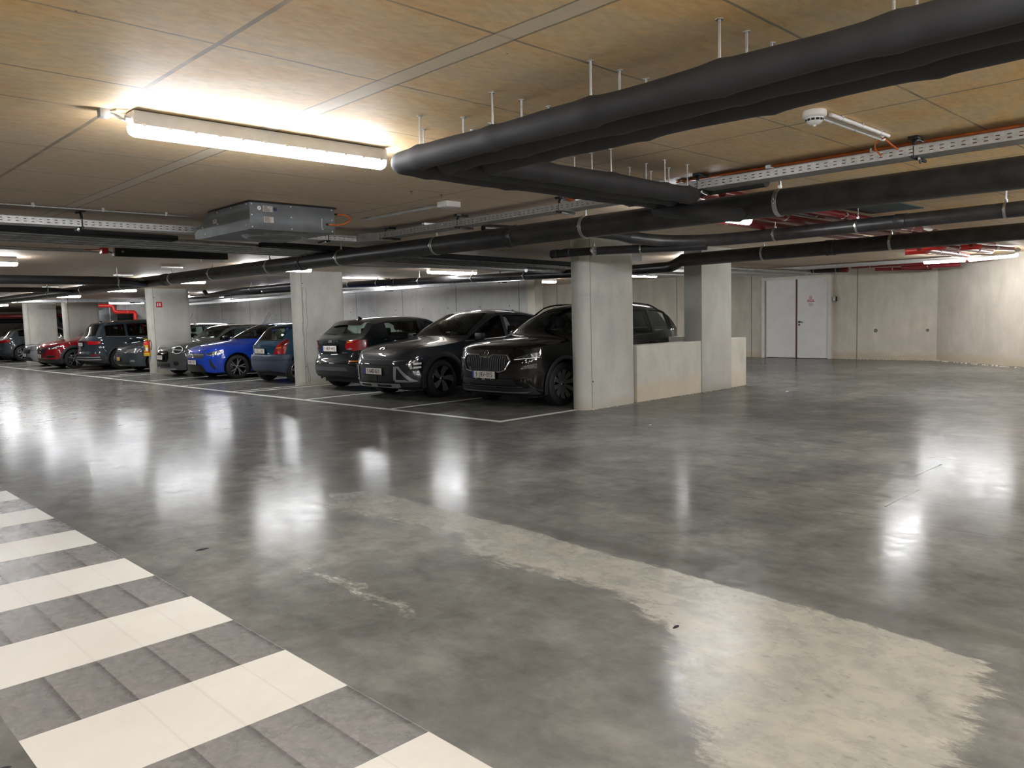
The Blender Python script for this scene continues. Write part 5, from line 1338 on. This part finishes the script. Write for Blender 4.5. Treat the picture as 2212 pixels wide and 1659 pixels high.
SPEC['teal_hatch'] = dict(L=3.80, W=1.64, H=1.42, zb=.22, wb=2.47, fo=.74, R=.29, tumble=.22, crown=.07,
    top=[(0, .72), (.06, .78), (.4, .88), (.9, .95), (1.05, .99), (1.4, 1.18), (1.75, 1.35), (2.1, 1.41), (2.6, 1.42), (3.0, 1.40), (3.28, 1.35), (3.45, 1.25), (3.58, 1.11), (3.68, 1.01), (3.74, .96), (3.80, .92)],
    belt=[(0, .86), (1.2, .89), (3.8, .93)], nose=[(.15, .14), (.3, .04), (.5, 0), (.8, .04), (1.2, .1)],
    tail=[(.2, .12), (.35, .02), (.45, .0), (.64, .0), (.675, .035), (.8, .05), (.95, .03)], round=.045, paint='paint_teal', side_windows=[(1.38, 2.40), (2.48, 3.15)],
    windscreen=(1.00, 1.34, .64, .50, 1.7), rear_window=(1.0, 1.325, .62, .52), dash=1.2, rim_m='rim_silver', spokes=(6, .02, .03, .03, .0, 0),
    doors=[(1.15, 2.42, .34, 1, (.0, .0)), (2.44, 3.10, .34, 1, (.0, .25))], mirror_x=1.42, kr=.18, tw=.18)
SPEC['blue_hatch'] = dict(L=4.06, W=1.765, H=1.43, zb=.19, wb=2.54, fo=.82, R=.315, tumble=.27, crown=.06,
    top=[(0, .74), (.04, .79), (.3, .88), (.8, .955), (1.02, .985), (1.15, 1.02), (1.5, 1.19), (1.85, 1.34), (2.15, 1.41), (2.5, 1.43), (3.0, 1.41), (3.5, 1.33), (3.7, 1.2), (3.88, 1.0), (3.98, .93), (4.06, .9)],
    belt=[(0, .86), (1.2, .90), (2.6, .94), (3.4, .99), (4.06, 1.05)], nose=[(.12, .12), (.22, .02), (.4, .0), (.55, .01), (.72, .05), (.9, .12), (1.2, .2)],
    tail=[(.2, .10), (.4, .0), (.6, .0), (.9, .05)], paint='paint_blue', side_windows=[(1.36, 2.32), (2.40, 3.15)],
    windscreen=(1.02, 1.37, .76, .58, 1.75), rear_window=(1.0, 1.30, .56, .46), dash=1.25, rim_m='rim_silver', rim_lip='rim_black', spokes=(5, .010, .013, .04, .10, .20),
    doors=[(1.25, 2.34, .30, 1, (.0, .0)), (2.36, 3.15, .30, 1, (.0, .28))], panels=[('bonnet', 'T', [(.10, .50), (.35, .66), (1.0, .74), (1.1, .6)])],
    round=.045, lip=.02, mirror_x=1.58, fin=3.35, whip=2.0, mirror_m='trim_black')
SPEC['round_hatch'] = dict(L=3.83, W=1.73, H=1.41, zb=.18, wb=2.495, fo=.80, R=.31, tumble=.19, crown=.06,
    top=[(0, .74), (.05, .81), (.25, .90), (.7, .97), (1.0, 1.0), (1.1, 1.04), (1.35, 1.22), (1.6, 1.36), (1.85, 1.40), (2.4, 1.41), (3.0, 1.38), (3.4, 1.33), (3.55, 1.2), (3.68, 1.0), (3.76, .92), (3.83, .89)],
    belt=[(0, .88), (1.2, .93), (3.83, 1.0)], nose=[(.12, .12), (.2, .02), (.35, .0), (.6, .01), (.75, .05), (.9, .14), (1.2, .2)],
    tail=[(.2, .10), (.4, .0), (.6, .0), (.9, .05)], paint='paint_grey', side_windows=[(1.40, 2.45), (2.53, 3.25)],
    windscreen=(1.05, 1.35, .74, .60, 1.5), rear_window=(1.0, 1.30, .56, .46), dash=1.2, rim_m='rim_black', spokes=(6, .02, .03, .03, .0, 0), clad='cladding', arch=.05,
    doors=[(1.20, 2.47, .28, 1, (.0, .0))], round=.09, lip=.02, mirror_x=1.48, roof_m='trim_black', roof_poly=[(1.5, .62), (3.45, .62)], whip=3.2, mirror_m='trim_black')
SPEC['grey_front'] = dict(SPEC['blue_hatch'], L=4.40, W=1.80, H=1.50, wb=2.65, fo=.86, R=.32, paint='paint_gunmetal', top=[(0, .72), (.05, .78), (.3, .88), (.9, .99), (1.1, 1.03), (1.5, 1.24), (1.9, 1.42), (2.2, 1.48), (2.6, 1.50), (3.3, 1.48), (3.9, 1.38), (4.1, 1.2), (4.25, 1.0), (4.40, .95)],
    belt=[(0, .92), (1.2, .96), (4.4, 1.05)], side_windows=[(1.55, 2.42), (2.50, 3.40)], windscreen=(1.07, 1.43, .78, .60, 1.85), rear_window=(1.05, 1.36, .56, .46), doors=[(1.28, 2.44, .30, 1, (.0, .0)), (2.46, 3.36, .30, 1, (.0, .28))], whip=2.2, fin=None, chrome_line=None, rails=None, mirror_x=1.62)
SPEC['slate_suv'] = dict(L=4.73, W=1.84, H=1.65, zb=.23, wb=2.79, fo=.92, R=.36, tumble=.22, crown=.055,
    top=[(0, .92), (.06, .97), (.4, 1.05), (1.1, 1.13), (1.25, 1.16), (1.6, 1.36), (1.95, 1.54), (2.25, 1.62), (2.7, 1.65), (3.4, 1.64), (4.0, 1.60), (4.28, 1.55), (4.42, 1.36), (4.55, 1.12), (4.65, 1.04), (4.73, 1.0)],
    belt=[(0, 1.0), (1.2, 1.03), (3.4, 1.07), (4.73, 1.13)], nose=[(.15, .14), (.3, .04), (.5, 0), (.8, .04), (1.2, .1)],
    tail=[(.2, .10), (.38, .0), (.55, .0), (.62, .04), (.8, .06), (1.05, .04)], paint='paint_slate', side_windows=[(1.65, 2.55), (2.63, 3.45), (3.53, 4.15)],
    windscreen=(1.17, 1.56, .70, .55, 1.9), rear_window=(1.14, 1.53, .68, .58), dash=1.4, privacy=True, clad='cladding', arch=.06, rim_m='rim_silver', spokes=(5, .035, .060, .03, .0, 0), chrome_line='rim_grey',
    doors=[(1.36, 2.57, .38, 1, (.0, .0)), (2.59, 3.50, .38, 1, (.0, .30))], mirror_x=1.75, rails=(1.9, 4.2), rail_m='chrome', fin=4.0)
SPEC['red_suv'] = dict(SPEC['black_suv'], paint='paint_red', rails=(1.8, 3.8), rail_m='chrome', rim_m='rim_silver', rim_lip='rim_black', spokes=(5, .012, .013, .04, .12, .20), top=[(0, .84), (.06, .90), (.3, .97), (.8, 1.03), (1.12, 1.07), (1.26, 1.11), (1.5, 1.26), (1.85, 1.44), (2.15, 1.55), (2.5, 1.595), (3.0, 1.60), (3.6, 1.55), (3.95, 1.47), (4.15, 1.28), (4.30, 1.1), (4.39, 1.0)],
    nose=[(.15, .14), (.3, .03), (.45, 0), (.62, .01), (.75, .04), (.9, .12), (1.2, .2)], arch=.085)
SPEC['silver_car'] = dict(SPEC['grey_front'], paint='paint_silver', top=[(0, .74), (.05, .80), (.3, .88), (.9, .97), (1.15, 1.01), (1.55, 1.2), (1.95, 1.38), (2.25, 1.44), (2.7, 1.46), (3.3, 1.44), (3.9, 1.35), (4.1, 1.2), (4.25, 1.0), (4.40, .95)], H=1.46)
SPEC['far_suv'] = dict(SPEC['slate_suv'], L=4.6, paint='paint_gunmetal', rail_m='trim_black', spokes=(9, .012, .02, .04, .1, 0),
    top=[(0, .92), (.06, .97), (.4, 1.05), (1.1, 1.11), (1.25, 1.14), (1.6, 1.34), (1.95, 1.5), (2.25, 1.57), (2.7, 1.60), (3.3, 1.58), (3.8, 1.50), (4.02, 1.44), (4.2, 1.26), (4.4, 1.08), (4.52, 1.02), (4.6, .98)], H=1.60, side_windows=[(1.65, 2.5), (2.58, 3.35), (3.43, 3.85)], rails=(1.9, 3.8), fin=3.75)

# 1 black SUV ------------------------------------------------------------
C = Car(SPEC['black_suv'], 'car', (8.33, 9.14, 0), 'glossy black SUV with a chrome-framed grille, nearest of the parked cars, beside the round pillar').build()
g = C.patch('grille', 'F', [(-.50, .78), (-.44, .83), (.44, .83), (.50, .78), (.47, .68), (.38, .59), (-.38, .59), (-.47, .68)], .004, 'grille_black')
P = [(-.455, .835), (-.16, .835), (-.10, .80), (.10, .80), (.16, .835), (.455, .835), (.53, .745), (.44, .60), (.35, .575), (-.35, .575), (-.44, .60), (-.53, .745)]
pts = []
for i in range(len(P)):
    a, b_ = P[i], P[(i+1) % len(P)]
    for k in range(4): u = k/4; y = a[0]*(1-u)+b_[0]*u; z = a[1]*(1-u)+b_[1]*u; pts.append((C.skin_x(y, z)-.014, y, z))
mb = MB(); mb.tube(pts, .013, 8, closed=True); mb.build('grille_frame', 'chrome', C.root, local=True)
for k in range(-9, 10):
    if abs(k) < 2: continue
    y = k*.047; zt = .815; zl = .60 if abs(y) < .36 else .64
    mb = MB(); xs = [C.skin_x(y, z)-.012 for z in (zl, .74, zt)]
    mb.tube([(xs[0]+.004, y, zl), (xs[1]-.006, y, .74), (xs[2]+.004, y, zt)], [.006, .008, .006], 6); mb.build('grille_slat', 'cladding', g, local=True)
C.patch('sensor_block', 'F', [(-.075, .62), (.075, .62), (.075, .77), (-.075, .77)], .012, 'matte_black', parent=g)
C.emblem_ring(.862, .040, m='chrome')
x = C.skin_x(0, .862)
mb = MB(); mb.prism([(-.012, .845), (.022, .852), (.010, .860), (.018, .880), (-.002, .872)], 'X', x-.012, x-.006); mb.build('emblem_wing', 'chrome', C.root, local=True)
C.patch('headlamp', 'F', [(.58, .765), (.62, .80), (.84, .865), (.865, .86), (.86, .79)], .004, 'lamp_dark', both=True)
C.patch('headlamp_strip', 'F', [(.58, .757), (.86, .783), (.86, .795), (.58, .768)], .007, 'lamp_bright', both=True)
C.patch('fog_lamp', 'F', [(.66, .61), (.72, .67), (.85, .70), (.85, .63)], .004, 'lamp_dark', both=True)
C.patch('lower_intake', 'F', [(-.62, .37), (.62, .37), (.58, .46), (-.58, .46)], .004, 'grille_black')
C.patch('bumper_lip', 'F', [(-.90, .10), (.90, .10), (.80, .33), (-.80, .33)], .008, 'cladding', lim=((.75, 0, 0), (1, 0, 0)))
C.patch('skid_strip', 'F', [(-.70, .345), (.70, .345), (.70, .352), (-.70, .352)], .014, 'rim_grey')
C.patch('skid_strip', 'F', [(-.72, .255), (.72, .255), (.78, .275), (-.78, .275)], .014, 'rim_grey')
C.patch('tail_lamp', 'S', [(4.12, .95), (4.22, 1.07), (4.42, 1.05), (4.42, .90)], .005, 'lamp_red', both=True)
C.plate(.525, '1-JRV-015')
for y in (-.17, 0, .17):
    x = C.skin_x(0, .525)-.032; mb = MB(); mb.box(x-.002, x, y-(.035 if y == 0 else .006), y+(.035 if y == 0 else .006), .452, .462); mb.build('holder_print', 'plate_white', C.root, local=True)

# 2 charcoal SUV ---------------------------------------------------------
C = Car(SPEC['charcoal_suv'], 'car', (8.14, 11.87, 0), 'dark charcoal SUV with silver bumper brackets and black facet wheels, second car from the right').build()
C.patch('light_strip', 'F', [(-.80, .705), (.80, .705), (.80, .722), (-.80, .722)], .004, 'grille_black')
C.patch('front_screen', 'F', [(-.74, .62), (.74, .62), (.76, .70), (-.76, .70)], .0035, 'paint_charcoal')
C.patch('intake', 'F', [(-.70, .30), (.70, .30), (.56, .61), (-.56, .61)], .004, 'grille_black')
C.patch('plate_panel', 'F', [(-.44, .46), (.44, .46), (.44, .56), (-.44, .56)], .010, 'cladding')
C.patch('intake_rib', 'F', [(-.06, .30), (.06, .30), (.08, .44), (-.08, .44)], .012, 'cladding')
C.patch('bumper_bracket', 'F', [(.58, .60), (.63, .60), (.84, .335), (.78, .325)], .022, 'rim_silver', both=True)
C.patch('bracket_foot', 'F', [(.54, .33), (.78, .325), (.73, .365), (.56, .37)], .020, 'skid_silver', both=True)
C.patch('bracket_inner', 'F', [(.52, .36), (.57, .36), (.59, .60), (.53, .60)], .018, 'skid_silver', both=True)
C.patch('headlamp', 'F', [(.70, .62), (.79, .70), (.885, .70), (.885, .60), (.87, .42), (.83, .42)], .005, 'trim_black', both=True)
for z in (.62, .555): C.patch('lamp_bar', 'F', [(.82, z), (.875, z+.008), (.872, z+.042), (.82, z+.034)], .009, 'lamp_bright', both=True)
C.patch('lamp_lens', 'F', [(.76, .64), (.80, .65), (.815, .56), (.79, .55)], .009, 'lamp_clear', both=True)
C.patch('lamp_lens', 'F', [(.81, .52), (.868, .52), (.86, .44), (.825, .44)], .009, 'lamp_clear', both=True)
C.patch('bumper_lip', 'F', [(-.88, .10), (.88, .10), (.92, .34), (.62, .30), (-.62, .30), (-.92, .34)], .010, 'cladding', lim=((.7, 0, 0), (1, 0, 0)))
for (a, b_, c_, d) in [(-.62, .62, .285, .305), (-.58, .58, .225, .245)]: C.patch('skid_bar', 'F', [(a, c_), (b_, c_), (b_, d), (a, d)], .026, 'skid_silver')
for (a, b_) in [(-.62, -.44), (-.06, .14), (.48, .62)]: C.patch('skid_upright', 'F', [(a, .24), (b_, .24), (b_, .29), (a, .29)], .024, 'skid_silver')
C.patch('running_lamp', 'F', [(.50, .675), (.74, .70), (.74, .712), (.50, .69)], .006, 'lamp_clear', both=True)
z = .885
x = C.skin_x(0, z)
mb = MB(); mb.tube([(x+.012+math.sin(a)*.03, .06*math.cos(a), z+.008+math.sin(a)*.030) for a in [2*PI*k/24 for k in range(24)]], .006, 6, closed=True)
mb.tube([(x-.002, .022, z-.014), (x+.02, .030, z+.026)], .005, 5); mb.tube([(x-.002, -.030, z-.014), (x+.02, -.022, z+.026)], .005, 5); mb.tube([(x+.010, .028, z+.002), (x+.016, -.028, z+.012)], .005, 5)
mb.build('emblem', 'chrome', C.root, local=True)
C.plate(.51, '1-AAD-831')

# 3 dark green hatchback, rear to the aisle ------------------------------
G = SPEC['green_hatch']; C = Car(G, 'car', (8.58+G['L'], 14.15, 0), 'very dark green hatchback parked nose-in, right of the cracked pillar', reverse=True).build()
L = G['L']
C.patch('tail_lamp', 'R', [(.52, 0.850), (.50, 0.920), (.55, 1.020), (.95, 1.050), (.92, 0.860), (.70, 0.820)], .008, 'lamp_red', both=True)
C.patch('tail_lamp_clear', 'R', [(.54, 0.855), (.62, 0.840), (.68, 0.865), (.62, 0.885)], .012, 'lamp_clear', both=True)
C.patch('tail_lamp_bar', 'R', [(.55, 0.980), (.68, 0.995), (.68, 1.015), (.56, 1.005)], .012, 'lamp_orange', both=True)
C.patch('plate_recess', 'R', [(-.42, 0.920), (-.36, 0.965), (.36, 0.965), (.42, 0.920), (.34, 0.760), (-.34, 0.760)], .003, 'trim_black')
C.patch('bumper', 'R', [(-.80, .10), (.80, .10), (.92, .40), (.90, .46), (.56, .56), (-.56, .56), (-.90, .46), (-.92, .40)], .010, 'cladding', lim=((L-.55, 0, 0), (-1, 0, 0)))
C.patch('bumper_step', 'R', [(-.62, 0.420), (.62, 0.420), (.56, 0.500), (-.56, 0.500)], .022, 'cladding_grey')
C.patch('reflector', 'R', [(.62, 0.605), (.80, 0.605), (.80, 0.625), (.62, 0.625)], .008, 'lamp_orange', both=True)
C.patch('bumper_recess', 'R', [(.60, 0.560), (.86, 0.520), (.86, 0.640), (.58, 0.650)], .004, 'trim_black', both=True)
C.patch('spoiler', 'T', [(L-.56, -.56), (L-.56, .56), (L-.43, .52), (L-.43, -.52)], .030, 'trim_black', lim=((0, 0, 1.30), (0, 0, -1)))
for k in range(4):
    y = (k-1.5)*.030; x = C.skin_x(y, 1.015, False)+.006
    mb = MB(); mb.tube([(x, y+.021*math.cos(a), 1.015+.021*math.sin(a)) for a in [2*PI*j/18 for j in range(18)]], .0035, 5, closed=True); mb.build('emblem_ring', 'chrome', C.root, local=True)
mb = MB()
for k in range(7): y = .40+k*.022; mb.box(C.skin_x(y, .785, False)+.001, C.skin_x(y, .785, False)+.006, y, y+.013, .775, .792)
mb.build('badge', 'rim_grey', C.root, local=True)
x = C.skin_x(-.2, 1.09, False); mb = MB(); mb.tube([(C.skin_x(0, 1.15, False)+.012, 0, 1.15), (C.skin_x(-.3, 1.16, False)+.012, -.30, 1.16), (C.skin_x(-.48, 1.17, False)+.012, -.48, 1.17)], .008, 6); mb.build('wiper', 'matte_black', C.root, local=True)
C.plate(.865, '1-HUP-493', front=False)

# 4 teal hatchback, rear to the aisle ------------------------------------
G = SPEC['teal_hatch']; L = G['L']; C = Car(G, 'car', (8.78+L, 17.55, 0), 'small teal hatchback parked nose-in, half hidden behind the cracked pillar', reverse=True).build()
C.patch('tail_lamp', 'R', [(.52, 0.690), (.74, 0.690), (.76, 1.010), (.70, 1.040), (.62, 0.970)], .008, 'lamp_red', both=True)
C.patch('tail_lamp_upper', 'R', [(.635, 0.890), (.74, 0.890), (.755, 1.010), (.70, 1.040), (.65, 0.960)], .011, 'lamp_dark_red', both=True)
C.patch('indicator', 'R', [(.58, 0.820), (.68, 0.830), (.68, 0.860), (.60, 0.855)], .012, 'lamp_orange', both=True)
C.patch('bumper', 'R', [(-.82, .1), (.82, .1), (.82, .67), (-.82, .67)], .016, 'cladding_teal', lim=((L-.42, 0, 0), (-1, 0, 0)))
C.patch('bumper_groove', 'R', [(-.80, 0.550), (.80, 0.550), (.80, 0.565), (-.80, 0.565)], .018, 'grille_black', lim=((L-.42, 0, 0), (-1, 0, 0)))
C.patch('brake_light', 'R', [(-.07, 1.355), (.07, 1.355), (.07, 1.375), (-.07, 1.375)], .010, 'lamp_red')
C.plate(.765, '1-DLZ-247', front=False)

# 5 blue hatchback -------------------------------------------------------
C = Car(SPEC['blue_hatch'], 'car', (8.40, 20.45, 0), 'bright blue hatchback facing the aisle, the only blue car').build()
C.patch('grille', 'F', [(-.52, .60), (-.54, .69), (.54, .69), (.52, .60), (.42, .565), (-.42, .565)], .004, 'grille_black')
C.patch('grille_bar', 'F', [(-.50, .645), (.50, .645), (.50, .660), (-.50, .660)], .010, 'skid_silver')
C.emblem_ring(.635, .055, m='chrome', t=.009)
x = C.skin_x(0, .635); mb = MB(); mb.tube([(x-.016, .10, .65), (x-.016, .0, .645), (x-.016, .02, .625), (x-.014, -.10, .620)], .006, 5); mb.build('emblem_flash', 'chrome', C.root, local=True)
C.patch('headlamp', 'F', [(.60, .64), (.58, .68), (.85, .775), (.88, .76), (.83, .66), (.72, .625)], .005, 'lamp_clear', both=True)
C.patch('headlamp_dark', 'F', [(.60, .655), (.60, .68), (.72, .72), (.72, .665)], .008, 'lamp_dark', both=True)
C.patch('lower_intake', 'F', [(-.58, .21), (.58, .21), (.44, .40), (-.44, .40)], .004, 'grille_black')
C.patch('bumper_lip', 'F', [(-.80, .16), (.80, .16), (.80, .20), (-.80, .20)], .014, 'paint_blue')
C.patch('fog_recess', 'F', [(.66, .52), (.69, .55), (.77, .32), (.75, .27), (.68, .38)], .005, 'cladding', both=True)
C.plate(.46, '1-WZL-931', w=.52)

# 6 grey round-headlamp hatchback ----------------------------------------
C = Car(SPEC['round_hatch'], 'car', (8.45, 22.80, 0), 'small grey hatchback with round headlamps and black roof, in front of the extinguisher pillar').build()
C.patch('grille', 'F', [(-.42, .66), (-.36, .72), (.36, .72), (.42, .66), (.42, .50), (.36, .42), (-.36, .42), (-.42, .50)], .004, 'trim_black')
for z in (.64, .67, .70): C.patch('grille_bar', 'F', [(-.37, z), (.37, z), (.37, z+.012), (-.37, z+.012)], .012, 'chrome')
C.patch('lower_intake', 'F', [(-.46, .27), (.46, .27), (.46, .37), (-.46, .37)], .004, 'grille_black')
C.patch('bumper_lip', 'F', [(-.62, .19), (.62, .19), (.6, .235), (-.6, .235)], .010, 'skid_silver')
for sg in (1, -1):
    y0 = .66*sg; z0 = .745
    def on(y, z, d): return (C.skin_x(y, z)-d, y, z)
    C.patch('headlamp', 'F', [(.66+.115*math.cos(2*PI*k/18), z0+.115*math.sin(2*PI*k/18)) for k in range(18)], .006, 'lamp_dark', mirror=sg < 0)
    mb = MB(); mb.tube([on(y0+.10*math.cos(2*PI*k/24), z0+.10*math.sin(2*PI*k/24), .014) for k in range(24)], .012, 7, closed=True); mb.build('lamp_ring', 'lamp_bright', C.root, local=True)
    mb = MB(); mb.tube([on(y0-.10, z0-.01, .012), on(y0, z0, .012), on(y0+.10, z0+.01, .012)], .010, 6); mb.build('lamp_bar', 'lamp_bright', C.root, local=True)
C.patch('fog_lamp', 'F', [(.62+.06*math.cos(2*PI*k/14), .37+.06*math.sin(2*PI*k/14)) for k in range(14)], .005, 'grille_black', both=True)
C.plate(.54, '1-XLT-07', w=.44)

# 7 dark grey car behind the extinguisher --------------------------------
C = Car(SPEC['grey_front'], 'car', (8.50, 26.3, 0), 'dark grey car facing the aisle, half hidden behind the extinguisher pillar, with a yellow plate').build()
C.patch('headlamp', 'F', [(.48, .62), (.50, .72), (.80, .76), (.84, .72), (.78, .60)], .006, 'lamp_clear', both=True)
C.patch('grille', 'F', [(-.40, .58), (.40, .58), (.44, .66), (-.44, .66)], .004, 'grille_black'); C.patch('grille_bar', 'F', [(-.40, .615), (.40, .615), (.40, .630), (-.40, .630)], .01, 'chrome')
C.patch('lower_intake', 'F', [(-.6, .25), (.6, .25), (.5, .36), (-.5, .36)], .004, 'grille_black')
C.patch('fog_lamp', 'F', [(.62, .34), (.74, .34), (.74, .40), (.62, .40)], .006, 'lamp_clear', both=True)
C.plate(.43, '', yellow=True, w=.30)

# 8 slate SUV, rear to the aisle -----------------------------------------
G = SPEC['slate_suv']; L = G['L']; C = Car(G, 'car', (8.18+L, 29.1, 0), 'large slate SUV parked nose-in with five-spoke wheels and red light bar, left of the extinguisher', reverse=True).build()
C.patch('light_bar', 'R', [(-.66, .94), (.66, .94), (.66, .975), (-.66, .975)], .006, 'lamp_dark_red')
C.patch('tail_lamp', 'R', [(.52, .88), (.55, .97), (.93, .97), (.93, .90), (.80, .86)], .010, 'lamp_red', both=True)
C.patch('bumper', 'R', [(-.90, .1), (.90, .1), (.92, .44), (-.92, .44)], .010, 'cladding', lim=((L-.50, 0, 0), (-1, 0, 0)))
for z in (.43, .35): C.patch('bumper_trim', 'R', [(-.86, z), (.86, z), (.86, z+.03), (-.86, z+.03)], .018, 'skid_silver', lim=((L-.60, 0, 0), (-1, 0, 0)))
C.patch('reflector', 'S', [(L-.32, .50), (L-.12, .50), (L-.12, .53), (L-.32, .53)], .008, 'lamp_red', both=True)
C.plate(.87, '1-AFJ-4', front=False, w=.44)

# 9 red SUV ---------------------------------------------------------------
C = Car(SPEC['red_suv'], 'car', (7.62, 31.7, 0), 'dark red SUV facing the aisle, standing a little forward of its neighbours').build()
C.patch('grille', 'F', [(-.50, .62), (-.54, .75), (.54, .75), (.50, .62), (.40, .56), (-.40, .56)], .004, 'grille_black')
C.patch('grille_bar', 'F', [(-.52, .68), (.52, .68), (.52, .70), (-.52, .70)], .010, 'chrome'); C.emblem_ring(.66, .06, m='chrome', t=.01)
C.patch('headlamp', 'F', [(.56, .70), (.60, .76), (.86, .84), (.90, .82), (.86, .74), (.70, .70)], .006, 'lamp_dark', both=True)
C.patch('headlamp_strip', 'F', [(.74, .72), (.86, .82), (.88, .80), (.80, .72)], .010, 'lamp_bright', both=True)
C.patch('fog_recess', 'F', [(.52, .44), (.60, .50), (.80, .50), (.84, .43), (.60, .41)], .006, 'grille_black', both=True)
C.patch('fog_strip', 'F', [(.60, .475), (.80, .485), (.80, .497), (.60, .49)], .010, 'chrome', both=True)
C.patch('lower_intake', 'F', [(-.62, .24), (.62, .24), (.52, .36), (-.52, .36)], .010, 'grille_black')
C.patch('bumper_lip', 'F', [(-.92, .1), (.92, .1), (.92, .36), (-.92, .36)], .007, 'cladding', lim=((.8, 0, 0), (1, 0, 0)))
C.patch('skid_strip', 'F', [(-.50, .215), (.50, .215), (.50, .24), (-.50, .24)], .014, 'skid_silver')
C.plate(.47, '1-HND', w=.44)

# 10 silver car -----------------------------------------------------------
C = Car(SPEC['silver_car'], 'car', (7.9, 34.95, 0), 'silver car facing the aisle, mostly hidden behind the red car').build()
C.patch('headlamp', 'F', [(.46, .62), (.50, .72), (.80, .76), (.84, .72), (.78, .62)], .006, 'lamp_clear', both=True)
C.patch('grille', 'F', [(-.44, .50), (.44, .50), (.50, .66), (-.50, .66)], .004, 'grille_black')
C.patch('lower_intake', 'F', [(-.6, .22), (.6, .22), (.5, .36), (-.5, .36)], .006, 'grille_black'); C.patch('bumper_lip', 'F', [(-.7, .17), (.7, .17), (.7, .20), (-.7, .20)], .014, 'chrome')
C.plate(.44, '1-UM', w=.44)

# 11 far dark SUV, rear to the aisle --------------------------------------
G = SPEC['far_suv']; L = G['L']; C = Car(G, 'car', (8.25+L, 41.6, 0), 'dark SUV parked nose-in, furthest left car, cut by the left edge of the picture', reverse=True).build()
C.patch('tail_lamp', 'R', [(.50, .86), (.55, .98), (.93, 1.0), (.93, .90), (.70, .84)], .010, 'lamp_red', both=True)
C.patch('bumper', 'R', [(-.90, .1), (.90, .1), (.92, .40), (-.92, .40)], .010, 'cladding', lim=((L-.50, 0, 0), (-1, 0, 0)))
C.plate(.78, '', front=False, w=.44)
# 12 dark car seen in the gap between the two left pillars
C = Car(SPEC['black_suv'], 'car', (8.3, 44.3, 0), 'black car glimpsed in the gap between the two left pillars').build()
C.plate(.52, '', w=.44)
